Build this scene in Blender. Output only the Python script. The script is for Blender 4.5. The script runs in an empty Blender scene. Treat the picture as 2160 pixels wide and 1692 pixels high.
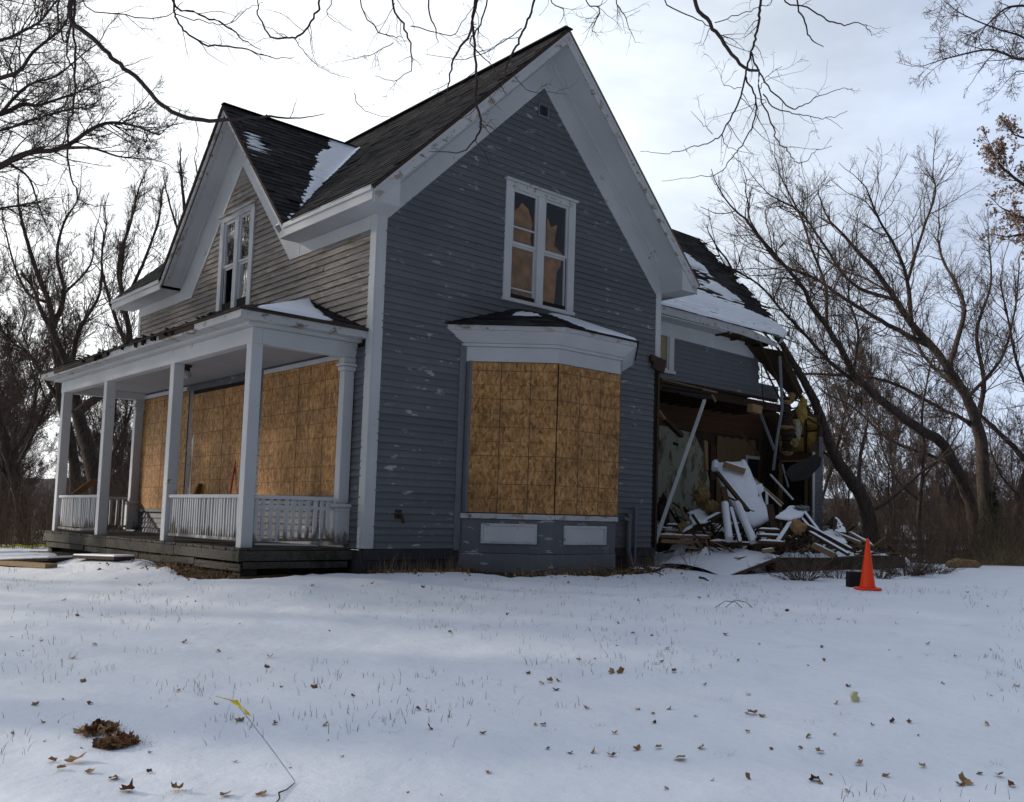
import bpy, math, random
import numpy as np
from mathutils import Vector, Matrix
R_ = random.Random(7)
rng = np.random.default_rng(11)
S = bpy.context.scene
COL = S.collection

# ------------------------------------------------------------------ camera
CAM = np.array([-6.780, -11.483, 0.487])
RT = np.array([0.70872317, -0.70505801, 0.02459029])
UP = np.array([-0.07457914, -0.04021528, 0.99640388])
FW = np.array([0.70153362, 0.70800843, 0.08108412])
FPX, PX, PY = 1965.87, 1270.86, 935.30          # focal length and principal point for a 2160 x 1692 frame
cd = bpy.data.cameras.new('camera'); cam = bpy.data.objects.new('camera', cd); COL.objects.link(cam)
cam.matrix_world = Matrix(((RT[0], UP[0], -FW[0], CAM[0]), (RT[1], UP[1], -FW[1], CAM[1]), (RT[2], UP[2], -FW[2], CAM[2]), (0, 0, 0, 1)))
cd.sensor_width = 36; cd.lens = FPX * 36 / 2160
cd.shift_x = -(PX - 1080) / 2160; cd.shift_y = (PY - 846) / 2160
cd.clip_end = 3000; S.camera = cam
S.view_settings.view_transform = 'Standard'; S.view_settings.look = 'None'
S.view_settings.exposure = 0.0; S.view_settings.gamma = 1; S.view_settings.use_curve_mapping = False

# ------------------------------------------------------------------ sky and sun
SUN = Vector((-0.60, 0.76, 0.37)).normalized()
SUN_EL = math.asin(SUN.z); SUN_AZ = math.atan2(SUN.x, SUN.y)
W = bpy.data.worlds.new('World'); S.world = W; W.use_nodes = True
nt = W.node_tree; nt.nodes.clear()
def wn(t, **k):
    n = nt.nodes.new(t)
    for a, b in k.items(): setattr(n, a, b)
    return n
out = wn('ShaderNodeOutputWorld'); bgs = wn('ShaderNodeBackground'); bgc = wn('ShaderNodeBackground'); mx = wn('ShaderNodeMixShader')
sky = wn('ShaderNodeTexSky', sky_type='NISHITA', sun_disc=False, sun_elevation=SUN_EL, sun_rotation=SUN_AZ, air_density=1.0, dust_density=1.5, ozone_density=1.5)
bgs.inputs[1].default_value = 0.06
nt.links.new(sky.outputs[0], bgs.inputs[0])
tc = wn('ShaderNodeTexCoord')
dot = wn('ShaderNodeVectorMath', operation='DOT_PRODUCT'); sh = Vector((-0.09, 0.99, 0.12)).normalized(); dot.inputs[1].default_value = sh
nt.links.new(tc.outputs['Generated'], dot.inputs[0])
# cloud veil: brightest between sun and view, dimmed behind viewpoint to darken the gable
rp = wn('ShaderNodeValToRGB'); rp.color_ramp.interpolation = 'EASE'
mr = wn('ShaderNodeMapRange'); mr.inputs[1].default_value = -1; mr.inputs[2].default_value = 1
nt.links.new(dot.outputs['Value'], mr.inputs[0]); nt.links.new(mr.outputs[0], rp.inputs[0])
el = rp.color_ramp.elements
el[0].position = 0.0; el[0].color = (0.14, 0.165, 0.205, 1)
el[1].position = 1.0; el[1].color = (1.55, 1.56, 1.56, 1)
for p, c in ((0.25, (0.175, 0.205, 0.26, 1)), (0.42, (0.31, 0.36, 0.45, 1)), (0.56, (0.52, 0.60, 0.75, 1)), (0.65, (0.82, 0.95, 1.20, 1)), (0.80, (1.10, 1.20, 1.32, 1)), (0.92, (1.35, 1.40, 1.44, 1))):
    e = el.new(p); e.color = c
mp = wn('ShaderNodeMapping'); mp.inputs['Scale'].default_value = (1.2, 1.2, 3.2)
ns = wn('ShaderNodeTexNoise'); ns.inputs['Scale'].default_value = 1.5; ns.inputs['Detail'].default_value = 6; ns.inputs['Roughness'].default_value = 0.55
nt.links.new(tc.outputs['Generated'], mp.inputs[0]); nt.links.new(mp.outputs[0], ns.inputs['Vector'])
m2 = wn('ShaderNodeMapRange'); m2.inputs[1].default_value = 0.3; m2.inputs[2].default_value = 0.7; m2.inputs[3].default_value = 0.80; m2.inputs[4].default_value = 1.15
nt.links.new(ns.outputs[0], m2.inputs[0])
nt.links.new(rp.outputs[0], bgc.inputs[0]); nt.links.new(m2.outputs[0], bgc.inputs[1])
m3 = wn('ShaderNodeMapRange'); m3.inputs[1].default_value = 0.35; m3.inputs[2].default_value = 0.6; m3.inputs[3].default_value = 0.72; m3.inputs[4].default_value = 0.97
nt.links.new(ns.outputs[0], m3.inputs[0]); nt.links.new(m3.outputs[0], mx.inputs[0])
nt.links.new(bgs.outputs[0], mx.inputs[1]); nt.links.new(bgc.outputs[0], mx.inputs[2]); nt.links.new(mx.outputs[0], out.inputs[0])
sd = bpy.data.lights.new('sun', 'SUN'); sd.energy = 3.2; sd.angle = math.radians(2.0); sd.color = (1.0, 0.90, 0.76)
so = bpy.data.objects.new('sun', sd); COL.objects.link(so); so.rotation_euler = SUN.to_track_quat('Z', 'Y').to_euler()

# ------------------------------------------------------------------ layout helpers
def ray(u, v): return FW + RT * ((u - PX) / FPX) + UP * ((PY - v) / FPX)
def at(u, v, t): return CAM + ray(u, v) * t              # a point t metres ahead of the viewpoint
def depth(x, y): return (x - CAM[0]) * 0.7039 + (y - CAM[1]) * 0.7104
def lat(x, y): return (x - CAM[0]) * 0.7104 - (y - CAM[1]) * 0.7039
def TL(t, l): return CAM[0] + 0.7039 * t + 0.7104 * l, CAM[1] + 0.7104 * t - 0.7039 * l

def hsh(ix, iy, s):
    n = (ix * 374761393 + iy * 668265263 + s * 982451653) & 0x7fffffff
    n = ((n ^ (n >> 13)) * 1274126177) & 0x7fffffff
    return ((n ^ (n >> 16)) & 0xffff) / 65535.0
def vnoise(x, y, s=0):
    x = np.asarray(x, float); y = np.asarray(y, float)
    ix = np.floor(x).astype(np.int64); iy = np.floor(y).astype(np.int64)
    fx = x - ix; fy = y - iy; fx = fx * fx * (3 - 2 * fx); fy = fy * fy * (3 - 2 * fy)
    a = hsh(ix, iy, s); b = hsh(ix + 1, iy, s); c = hsh(ix, iy + 1, s); d = hsh(ix + 1, iy + 1, s)
    return (a * (1 - fx) + b * fx) * (1 - fy) + (c * (1 - fx) + d * fx) * fy
def fbm(x, y, o=4, s=0):
    r = 0; a = 0.5; f = 1
    for i in range(o): r = r + a * vnoise(np.asarray(x) * f + 17.3 * i, np.asarray(y) * f + 5.1 * i, s + i); a *= 0.5; f *= 2.03
    return r
def sm(x, a, b):
    q = np.clip((x - a) / (b - a), 0, 1); return q * q * (3 - 2 * q)
def hd(x, y):
    return np.hypot(np.maximum(np.maximum(-1.7 - x, x - 4.9), 0), np.maximum(np.maximum(-.8 - y, y - 9), 0))
def gz(x, y):                                            # lawn rises gently to the house, then falls away behind it
    t = depth(x, y); l = lat(x, y)
    z = -1.02 + 0.05 * np.clip(t, -5, 12.3)
    z = z - 0.10 * sm(t, 14, 22) * sm(-l, -2, 6)
    z = z + .095 * (1 - sm(hd(x, y), .1, 1.7))
    z = z - 3.6 * sm(t, 22.5, 44) - 1.5 * sm(t, 44, 90)
    z = z + 13 * sm(t + 8 * np.sin(l * .021), 170, 300)
    return z
def sz(x, y):                                            # top of the snow
    b = 0.05 * (fbm(np.asarray(x) * .55, np.asarray(y) * .55, 4, 3) - .45) + 0.036 * (fbm(np.asarray(x) * 2.6, np.asarray(y) * 2.6, 3, 9) - .45)
    tt_ = depth(x, y); ll_ = lat(x, y); b = b + .034 * (fbm(ll_ * .30 + 7, tt_ * 1.25, 3, 15) - .45)
    z = gz(x, y) + b
    x = np.asarray(x, float); y = np.asarray(y, float)
    # bare, littered strip along the foundations
    dx = np.maximum(np.maximum(-x, x - 5.4), 0); dy = np.maximum(np.maximum(-y, y - 10), 0); d1 = np.hypot(dx, dy)
    dx = np.maximum(np.maximum(1.6 - x, x - 4.6), 0); dy = np.maximum(np.maximum(-1.0 - y, y), 0); d2 = np.hypot(dx, dy)
    dx = np.maximum(np.maximum(-1.7 - x, x), 0); dy = np.maximum(np.maximum(.2 - y, y - 9), 0); d3 = np.hypot(dx, dy)
    d = np.minimum(np.minimum(d1, d2), d3)
    m = 1 - sm(d + (.55 * (fbm(x * 2.5, y * 2.5, 4, 21) - .5) + .25 * (fbm(x * 9, y * 9, 2, 22) - .5)), 0.20, 0.44)
    z = z - 0.085 * m
    # drift against the foundation step on the left
    z = z + 0.10 * np.exp(-((x + 2.1) ** 2 / .35 + (y - 3.4) ** 2 / 2.2))
    return z
def ground_at(u, v):
    d = ray(u, v); lo, hi = 1.0, 60.0; t = lo
    while t < hi:
        p = CAM + d * t
        if p[2] < float(sz(p[0], p[1])): break
        t += 0.03
    return CAM + d * t, t

# ------------------------------------------------------------------ mesh helpers
class MB:
    def __init__(s): s.v = []; s.f = []
    def add(s, vs, fs):
        o = len(s.v); s.v += [tuple(map(float, p)) for p in vs]; s.f += [tuple(i + o for i in f) for f in fs]; return s
    def box(s, x0, x1, y0, y1, z0, z1):
        v = [(x0, y0, z0), (x1, y0, z0), (x1, y1, z0), (x0, y1, z0), (x0, y0, z1), (x1, y0, z1), (x1, y1, z1), (x0, y1, z1)]
        return s.add(v, [(0, 3, 2, 1), (4, 5, 6, 7), (0, 1, 5, 4), (1, 2, 6, 5), (2, 3, 7, 6), (3, 0, 4, 7)])
    def prism(s, poly, ax, a, b):                        # poly in the two other axes, extruded along ax from a to b
        n = len(poly)
        def P(q, c):
            if ax == 1: return (q[0], c, q[1])
            if ax == 0: return (c, q[0], q[1])
            return (q[0], q[1], c)
        v = [P(q, a) for q in poly] + [P(q, b) for q in poly]
        f = [tuple(range(n))[::-1], tuple(range(n, 2 * n))] + [(i, (i + 1) % n, n + (i + 1) % n, n + i) for i in range(n)]
        return s.add(v, f)
    def beam(s, p0, p1, w, h, up=(0, 0, 1), taper=1.0, bend=0):
        p0 = np.array(p0, float); p1 = np.array(p1, float); d = p1 - p0; L = np.linalg.norm(d); d = d / L
        u = np.array(up, float)
        if abs(d @ u) > .97: u = np.array((0, 1, 0.0))
        sdir = np.cross(d, u); sdir /= np.linalg.norm(sdir); n = np.cross(sdir, d)
        pts = [p0, p1] if not bend else [p0, (p0 + p1) / 2 + n * bend, p1]
        vs = []
        for i, p in enumerate(pts):
            k = 1 + (taper - 1) * i / (len(pts) - 1)
            for a, b in ((-1, -1), (1, -1), (1, 1), (-1, 1)): vs.append(p + sdir * a * w * k / 2 + n * b * h * k / 2)
        fs = [(0, 1, 2, 3), tuple(len(vs) - 4 + j for j in (3, 2, 1, 0))]
        for i in range(len(pts) - 1):
            for j in range(4): fs.append((i * 4 + j, i * 4 + 4 + j, i * 4 + 4 + (j + 1) % 4, i * 4 + (j + 1) % 4))
        return s.add(vs, fs)
    def tube(s, pts, r, k=8, caps=True):
        pts = np.array(pts, float); n = len(pts); r = np.broadcast_to(np.array(r, float), (n,))
        tg = np.gradient(pts, axis=0); tg /= np.linalg.norm(tg, axis=1)[:, None] + 1e-9
        vs = []
        ref = np.array((.31, .17, .93)); 
        if abs(tg[0] @ ref) > .9: ref = np.array((1, 0, 0.0))
        for i in range(n):
            a = np.cross(tg[i], ref); a /= np.linalg.norm(a); b = np.cross(tg[i], a)
            for j in range(k):
                q = 2 * math.pi * j / k; vs.append(pts[i] + (a * math.cos(q) + b * math.sin(q)) * r[i])
        fs = [(i * k + j, i * k + (j + 1) % k, i * k + k + (j + 1) % k, i * k + k + j) for i in range(n - 1) for j in range(k)]
        if caps: fs += [tuple(range(k))[::-1], tuple((n - 1) * k + j for j in range(k))]
        return s.add(vs, fs)
    def mesh(s, name):
        m = bpy.data.meshes.new(name); m.from_pydata(s.v, [], s.f); m.update(); return m
def link(name, mesh, m=None, parent=None, **pr):
    o = bpy.data.objects.new(name, mesh); COL.objects.link(o)
    if m is not None and mesh is not None and not mesh.materials: mesh.materials.append(m)
    if parent is not None: o.parent = parent
    for k, v in pr.items(): o[k] = v
    return o
def obj(name, mb, m, parent=None, **pr): return link(name, mb.mesh(name), m, parent, **pr)
def bevel(o, w=.006, seg=1):
    b = o.modifiers.new('bevel', 'BEVEL'); b.width = w; b.segments = seg; b.limit_method = 'ANGLE'; return o
def smooth(o):
    o.data.polygons.foreach_set('use_smooth', [True] * len(o.data.polygons)); return o
def empty(name, loc=(0, 0, 0), **pr):
    o = bpy.data.objects.new(name, None); o.location = loc; o.empty_display_size = .2; COL.objects.link(o)
    for k, v in pr.items(): o[k] = v
    return o
def grid(X, Y, Z):
    h, w = X.shape; v = np.stack([X.ravel(), Y.ravel(), Z.ravel()], 1)
    i = np.arange(h * w).reshape(h, w)
    f = np.stack([i[:-1, :-1].ravel(), i[:-1, 1:].ravel(), i[1:, 1:].ravel(), i[1:, :-1].ravel()], 1)
    return v, f
def npmesh(name, v, f, smooth_=False):
    m = bpy.data.meshes.new(name); k = f.shape[1]
    m.vertices.add(len(v)); m.vertices.foreach_set('co', np.ascontiguousarray(v, np.float32).ravel())
    m.loops.add(f.size); m.loops.foreach_set('vertex_index', np.ascontiguousarray(f, np.int32).ravel())
    m.polygons.add(len(f)); m.polygons.foreach_set('loop_start', np.arange(0, f.size, k, dtype=np.int32))
    if smooth_: m.polygons.foreach_set('use_smooth', np.ones(len(f), bool))
    m.update(calc_edges=True); m.validate(); return m

# ------------------------------------------------------------------ materials
class NT:
    def __init__(s, name, rough=.85, spec=.25):
        s.m = bpy.data.materials.new(name); s.m.use_nodes = True; s.t = s.m.node_tree
        s.b = s.t.nodes['Principled BSDF']; s.b.inputs['Roughness'].default_value = rough; s.b.inputs['Specular IOR Level'].default_value = spec
    def n(s, t, **k):
        x = s.t.nodes.new(t)
        for a, b in k.items(): setattr(x, a, b)
        return x
    def l(s, a, b): s.t.links.new(a, b)
    def pos(s, sc=(1, 1, 1), objc=False):
        if objc: g = s.n('ShaderNodeTexCoord').outputs['Object']
        else: g = s.n('ShaderNodeNewGeometry').outputs['Position']
        m = s.n('ShaderNodeMapping'); m.inputs['Scale'].default_value = sc; s.l(g, m.inputs[0]); return m.outputs[0]
    def noise(s, vec, scale=5, det=4, rough=.55, dist=0):
        x = s.n('ShaderNodeTexNoise'); x.inputs['Scale'].default_value = scale; x.inputs['Detail'].default_value = det
        x.inputs['Roughness'].default_value = rough; x.inputs['Distortion'].default_value = dist; s.l(vec, x.inputs['Vector']); return x.outputs[0]
    def ramp(s, fac, stops):
        x = s.n('ShaderNodeValToRGB'); e = x.color_ramp.elements
        cs = [(p, (c, c, c, 1) if isinstance(c, (int, float)) else (*c, 1)) for p, c in stops]
        e[0].position, e[0].color = cs[0]; e[1].position, e[1].color = cs[-1]
        for p, c in cs[1:-1]: q = e.new(p); q.color = c
        s.l(fac, x.inputs[0]); return x.outputs[0]
    def mix(s, fac, a, b, mode='MIX'):
        x = s.n('ShaderNodeMix', data_type='RGBA', blend_type=mode)
        for sock, val in ((x.inputs[0], fac), (x.inputs[6], a), (x.inputs[7], b)):
            if isinstance(val, (int, float)): sock.default_value = val
            elif isinstance(val, tuple): sock.default_value = (*val, 1)
            else: s.l(val, sock)
        return x.outputs[2]
    def math(s, op, a, b=0.0):
        x = s.n('ShaderNodeMath', operation=op)
        for i, val in enumerate((a, b)):
            if isinstance(val, (int, float)): x.inputs[i].default_value = val
            else: s.l(val, x.inputs[i])
        return x.outputs[0]
    def rand(s):
        a = s.n('ShaderNodeObjectInfo').outputs['Random']; b = s.n('ShaderNodeNewGeometry').outputs['Random Per Island']
        return s.math('FRACT', s.math('ADD', a, b))
    def col(s, c):
        if isinstance(c, tuple): s.b.inputs['Base Color'].default_value = (*c, 1)
        else: s.l(c, s.b.inputs['Base Color'])
        return s
    def bump(s, h, st=.3, d=.01):
        x = s.n('ShaderNodeBump'); x.inputs['Strength'].default_value = st; x.inputs['Distance'].default_value = d
        s.l(h, x.inputs['Height']); s.l(x.outputs[0], s.b.inputs['Normal']); return s

def wood(name, lo, hi, rough=.85, sc=(3, 3, 3), grain=9, var=.35, bmp=.25, stain=None, stain_amt=.6):
    k = NT(name, rough); v = k.pos(sc)
    n1 = k.noise(v, grain, 6, .6, .4); c = k.ramp(n1, [(.3, lo), (.7, hi)])
    r = k.rand(); c = k.mix(var, c, k.ramp(r, [(0, .55), (1, 1.0)]), 'MULTIPLY')
    if stain:
        n2 = k.noise(k.pos((1, 1, 1)), 2.3, 5, .65); c = k.mix(k.ramp(n2, [(stain_amt - .06, 0.0), (stain_amt + .06, 1.0)]), c, stain)
    k.col(c).bump(n1, bmp, .004); return k.m
def paint(name, base, peel, thr, sc, dirt=(.10, .08, .06), dthr=.62, rough=.6, var=.14, bmp=.2, sc2=(9, 9, 9)):
    k = NT(name, rough); r = k.rand()
    c = k.mix(1.0, (base[0], base[1], base[2]), k.ramp(r, [(0, 1 - var), (1, 1.0)]), 'MULTIPLY')
    big = k.noise(k.pos((1, 1, 1)), .9, 4); c = k.mix(1.0, c, k.ramp(big, [(.3, .82), (.7, 1.0)]), 'MULTIPLY')
    n1 = k.noise(k.pos(sc), 1, 7, .62, .3); mask = k.ramp(n1, [(thr, 0.0), (thr + .025, 1.0)])
    reg = k.ramp(k.noise(k.pos((.7, .7, .7)), 1.3, 2), [(.42, 0.0), (.56, 1.0)])
    c = k.mix(k.math('MULTIPLY', mask, reg), c, peel)
    n2 = k.noise(k.pos(sc2), 1, 6, .7, .2); c = k.mix(k.ramp(n2, [(dthr, 0.0), (dthr + .07, .85)]), c, dirt)
    k.col(c); k.bump(k.math('ADD', n1, k.math('MULTIPLY', n2, .5)), bmp, .004); return k.m
def flat(name, c, rough=.8, spec=.25, nsc=8, var=.25, metal=0):
    k = NT(name, rough, spec); n = k.noise(k.pos(), nsc, 5)
    k.b.inputs['Metallic'].default_value = metal
    k.col(k.mix(1.0, c, k.ramp(n, [(.25, 1 - var), (.75, 1 + 0.0)]), 'MULTIPLY')).bump(n, .2, .003); return k.m

M = {}
M['grey'] = paint('blue_grey_paint', (.150, .155, .170), (.38, .39, .40), .61, (3.8, 3.8, 11), dirt=(.075, .078, .088), dthr=.62)
M['weather'] = paint('weathered_siding', (.33, .30, .275), (.42, .41, .40), .62, (2.0, 2.0, 15), dirt=(.15, .115, .075), dthr=.50, var=.3, sc2=(4, 2.2, 26), bmp=.5)
M['trim'] = paint('white_trim_paint', (.57, .58, .59), (.38, .35, .31), .66, (5, 5, 5), dirt=(.17, .14, .11), dthr=.655, rough=.55, var=.06, sc2=(5, 5, 5))
M['rot'] = paint('peeling_trim_paint', (.53, .535, .54), (.30, .25, .2), .565, (6, 3, 8), dirt=(.12, .085, .055), dthr=.575, rough=.7, var=.1, sc2=(5, 2, 9))
M['ceil'] = paint('porch_ceiling_paint', (.40, .41, .44), (.33, .32, .3), .68, (4, 4, 4), dthr=.70)
M['baluster'] = paint('baluster_paint', (.52, .53, .55), (.30, .27, .22), .6, (8, 8, 3), dirt=(.13, .11, .085), dthr=.56, sc2=(14, 14, 4))
k = NT('baluster_grimy_paint', .75); sp_ = k.n('ShaderNodeSeparateXYZ'); k.l(k.pos(), sp_.inputs[0])
nz_ = k.noise(k.pos((9, 9, 3)), 1, 5, .7); big_ = k.noise(k.pos((1, 1, .2)), 2.2, 3)
lvl = k.math('ADD', k.math('MULTIPLY', sp_.outputs[2], -1.35), k.math('ADD', k.math('MULTIPLY', nz_, 1.0), k.math('MULTIPLY', big_, .9)))
cb_ = k.mix(1.0, (.56, .565, .575), k.ramp(k.rand(), [(0, .82), (1, 1.0)]), 'MULTIPLY')
k.col(k.mix(k.ramp(lvl, [(.62, 0.0), (.80, .88)]), cb_, (.105, .085, .065))).bump(nz_, .3, .003); M['baluster'] = k.m
M['deck'] = wood('grey_deck_wood', (.038, .033, .028), (.125, .113, .10), sc=(3, 3, 9), stain=(.035, .035, .025), stain_amt=.56)
M['osbraw'] = wood('raw_board', (.22, .12, .05), (.42, .27, .13), sc=(6, 6, 6))
M['dark'] = wood('dark_old_wood', (.022, .014, .009), (.085, .052, .032), sc=(4, 4, 4))
M['redwood'] = wood('red_brown_boards', (.05, .025, .014), (.13, .065, .035), sc=(3, 3, 12))
M['tan'] = wood('tan_lumber', (.17, .11, .055), (.34, .23, .13), sc=(5, 5, 5))
M['bead'] = wood('beadboard_wood', (.13, .08, .04), (.25, .165, .085), sc=(14, 14, 2))
M['plaster'] = paint('old_plaster', (.37, .375, .30), (.23, .18, .12), .56, (3, 3, 2), dirt=(.10, .085, .05), dthr=.52, rough=.9, sc2=(5, 5, 2))
M['insul'] = flat('yellow_insulation', (.40, .27, .07), .95, nsc=22, var=.6)
M['insul2'] = flat('tan_insulation', (.34, .22, .10), .95, nsc=18, var=.6)
M['paper'] = flat('brown_insulation_paper', (.055, .038, .026), .9, nsc=9, var=.5)
M['black'] = flat('black_rubber', (.014, .014, .016), .75)
M['foam'] = flat('pale_foam', (.66, .60, .36), .9)
M['inner'] = flat('brown_window_board', (.47, .22, .08), .8, nsc=5, var=.75)
M['base'] = flat('dark_grey_skirting', (.055, .056, .062), .9, nsc=3, var=.5)
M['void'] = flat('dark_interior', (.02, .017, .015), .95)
M['metal'] = flat('dull_metal', (.28, .29, .30), .45, .5, metal=.6)
M['pipe'] = flat('grey_painted_pipe', (.17, .18, .20), .6)
M['orange'] = flat('cone_orange', (1.0, .060, .006), .42, .4, 3, .1)
M['yflag'] = flat('flag_yellow', (.82, .60, .01), .45, .4, 4, .15)
M['ytape'] = flat('tape_yellow', (.75, .72, .03), .5)
M['redp'] = flat('red_handle', (.45, .03, .015), .5)
M['bark'] = None
def bark(name, lo, hi):
    k = NT(name, .95, .1); n = k.noise(k.pos((1, 1, .35)), 16, 5, .65); k.col(k.ramp(n, [(.3, lo), (.7, hi)])).bump(n, .6, .02); return k.m
M['bark'] = bark('grey_brown_bark', (.034, .026, .023), (.098, .077, .067))
M['bark2'] = bark('twig_bark', (.068, .050, .043), (.130, .098, .084))
M['bark3'] = bark('near_branch_bark', (.035, .024, .022), (.075, .055, .05))
M['brush'] = bark('undergrowth_stems', (.075, .052, .038), (.16, .115, .085))
M['grass'] = flat('dry_grass', (.30, .22, .12), .9)
M['grassd'] = flat('dark_stubble', (.13, .11, .09), .9)
M['green'] = flat('dark_juniper', (.018, .028, .016), .9)
k = NT('dead_leaf', .8, .2); k.b.inputs['Subsurface Weight'].default_value = 0
k.col(k.mix(1.0, k.ramp(k.rand(), [(0, (.20, .085, .045)), (.35, (.28, .13, .06)), (.6, (.40, .24, .12)), (.82, (.50, .34, .19)), (.95, (.09, .05, .04))]), k.ramp(k.noise(k.pos(), 40, 3), [(.3, .6), (.7, 1.0)]), 'MULTIPLY')); M['leaf'] = k.m
k = NT('oak_leaf_crown', .8, .2)
k.col(k.ramp(k.rand(), [(0, (.22, .14, .11)), (1, (.42, .29, .22))])); M['oak'] = k.m
# shingles
k = NT('asphalt_shingle', .92, .15); n = k.noise(k.pos(), 60, 3)
c = k.mix(1.0, k.ramp(k.rand(), [(0, (.011, .010, .011)), (.5, (.025, .022, .023)), (1, (.050, .045, .044))]), k.ramp(n, [(.3, .6), (.7, 1.15)]), 'MULTIPLY')
k.col(c).bump(n, .4, .003); M['shingle'] = k.m
# snow
k = NT('snow', .55, .3); n1 = k.noise(k.pos((1, 1, 1)), 1.6, 4, .5); n2 = k.noise(k.pos((1, 1, 1)), 11, 4, .6); n3 = k.noise(k.pos(), 90, 2)
k.col(k.ramp(n1, [(.3, (.77, .80, .86)), (.7, (.83, .85, .89))]))
h = k.math('ADD', k.math('ADD', k.math('MULTIPLY', n1, .6), k.math('MULTIPLY', n2, .12)), k.math('MULTIPLY', n3, .012))
k.bump(h, .55, .12); M['snow'] = k.m
k = NT('leaf_litter_soil', .95, .1); n1 = k.noise(k.pos(), 7, 8, .75); k.col(k.ramp(n1, [(.3, (.018, .013, .009)), (.5, (.06, .04, .024)), (.66, (.14, .095, .05)), (.8, (.26, .19, .11))])).bump(n1, .8, .05); M['soil'] = k.m
k = NT('far_wooded_hill', .95, .1); n1 = k.noise(k.pos((1, 1, 2)), .25, 8, .75); k.col(k.ramp(n1, [(.35, (.030, .024, .026)), (.6, (.07, .055, .055)), (.75, (.16, .15, .16))])); M['hill'] = k.m
# oriented strand board, with the nailing grid printed on it (object axes: x across, z up)
k = NT('oriented_strand_board', .7, .25)
g0_ = k.n('ShaderNodeVectorMath', operation='MULTIPLY_ADD'); k.l(k.n('ShaderNodeObjectInfo').outputs['Location'], g0_.inputs[0]); g0_.inputs[1].default_value = (3.7, 5.1, 2.3); k.l(k.pos((1, 1, 1), True), g0_.inputs[2]); g = g0_.outputs[0]; dn = k.n('ShaderNodeTexNoise'); dn.inputs['Scale'].default_value = 5; k.l(g, dn.inputs['Vector'])
vm = k.n('ShaderNodeVectorMath', operation='MULTIPLY_ADD'); k.l(dn.outputs['Color'], vm.inputs[0]); vm.inputs[1].default_value = (.16, .16, .16); k.l(g, vm.inputs[2])
mp1 = k.n('ShaderNodeMapping'); mp1.inputs['Scale'].default_value = (32, 32, 12); mp1.inputs['Rotation'].default_value = (0, .5, 0); k.l(vm.outputs[0], mp1.inputs[0])
v1 = k.n('ShaderNodeTexVoronoi'); v1.inputs['Scale'].default_value = 1; k.l(mp1.outputs[0], v1.inputs['Vector'])
mp2 = k.n('ShaderNodeMapping'); mp2.inputs['Scale'].default_value = (36, 36, 13); mp2.inputs['Rotation'].default_value = (0, -.7, 0); k.l(vm.outputs[0], mp2.inputs[0])
v2 = k.n('ShaderNodeTexVoronoi'); v2.inputs['Scale'].default_value = 1; k.l(mp2.outputs[0], v2.inputs['Vector'])
def chan(node):
    sx = k.n('ShaderNodeSeparateColor'); k.l(node.outputs['Color'], sx.inputs[0]); return sx.outputs[0]
f = k.math('MULTIPLY', k.math('ADD', chan(v1), chan(v2)), .5)
f = k.math('ADD', k.math('MULTIPLY', f, .62), k.math('MULTIPLY', k.noise(g, 14, 6, .7), .42))
c = k.ramp(f, [(.24, (.20, .088, .028)), (.42, (.36, .172, .058)), (.60, (.49, .26, .093)), (.82, (.63, .375, .15))])
blot = k.ramp(k.noise(g, 1.7, 4), [(.32, .62), (.65, 1.0)]); c = k.mix(1.0, c, blot, 'MULTIPLY')
kn = k.ramp(k.noise(k.pos((16, 16, 7), True), 1, 2, .5), [(.755, 0.0), (.78, 1.0)]); c = k.mix(kn, c, (.07, .035, .015))
sp = k.n('ShaderNodeSeparateXYZ'); k.l(k.n('ShaderNodeTexCoord').outputs['Object'], sp.inputs[0])
def gl(sock, per, off, wd):
    fr = k.math('FRACT', k.math('DIVIDE', k.math('ADD', sock, off), per)); return k.math('LESS_THAN', fr, wd / per)
wob = k.math('MULTIPLY', k.noise(k.pos((3, 3, 3), True), 1, 2), .02)
zz = k.math('ADD', sp.outputs[2], wob); xx = k.math('ADD', sp.outputs[0], wob)
ln = k.math('MAXIMUM', gl(xx, .452, 1.356 + .004, .015), k.math('MULTIPLY', gl(zz, .43, .86, .013), .7))
ln = k.math('MAXIMUM', ln, k.math('MULTIPLY', gl(zz, .215, .86, .008), k.ramp(k.noise(k.pos((.2, .2, 1.2), True), 1.7, 1), [(.46, 0.0), (.48, .8)])))
lf = k.ramp(k.noise(k.pos((1, 1, 1), True), 4, 2), [(.36, .6), (.5, 1.0)])
c = k.mix(k.math('MULTIPLY', ln, lf), c, (.075, .05, .035)); k.col(c).bump(f, .35, .003); M['osb'] = k.m
# window glass: thin panes, part mirror, part see-through
def glassm(name, f0, f1):
    k = NT(name, .02, .5); t = k.t; tr = k.n('ShaderNodeBsdfTransparent'); tr.inputs[0].default_value = (.93, .94, .94, 1); gl_ = k.n('ShaderNodeBsdfGlossy'); gl_.inputs['Roughness'].default_value = .03
    n_ = k.noise(k.pos(), 3, 2); bp_ = k.n('ShaderNodeBump'); bp_.inputs['Strength'].default_value = .15; bp_.inputs['Distance'].default_value = .02; k.l(n_, bp_.inputs['Height']); k.l(bp_.outputs[0], gl_.inputs['Normal'])
    lw = k.n('ShaderNodeLayerWeight'); lw.inputs[0].default_value = .5; m_ = k.n('ShaderNodeMapRange'); m_.inputs[3].default_value = f0; m_.inputs[4].default_value = f1; k.l(lw.outputs['Facing'], m_.inputs[0])
    mx_ = k.n('ShaderNodeMixShader'); k.l(m_.outputs[0], mx_.inputs[0]); k.l(tr.outputs[0], mx_.inputs[1]); k.l(gl_.outputs[0], mx_.inputs[2]); k.l(mx_.outputs[0], t.nodes['Material Output'].inputs['Surface']); return k.m
M['glass'] = glassm('window_glass', .02, .16); M['glass2'] = glassm('old_window_glass', .75, 1.0)

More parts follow.
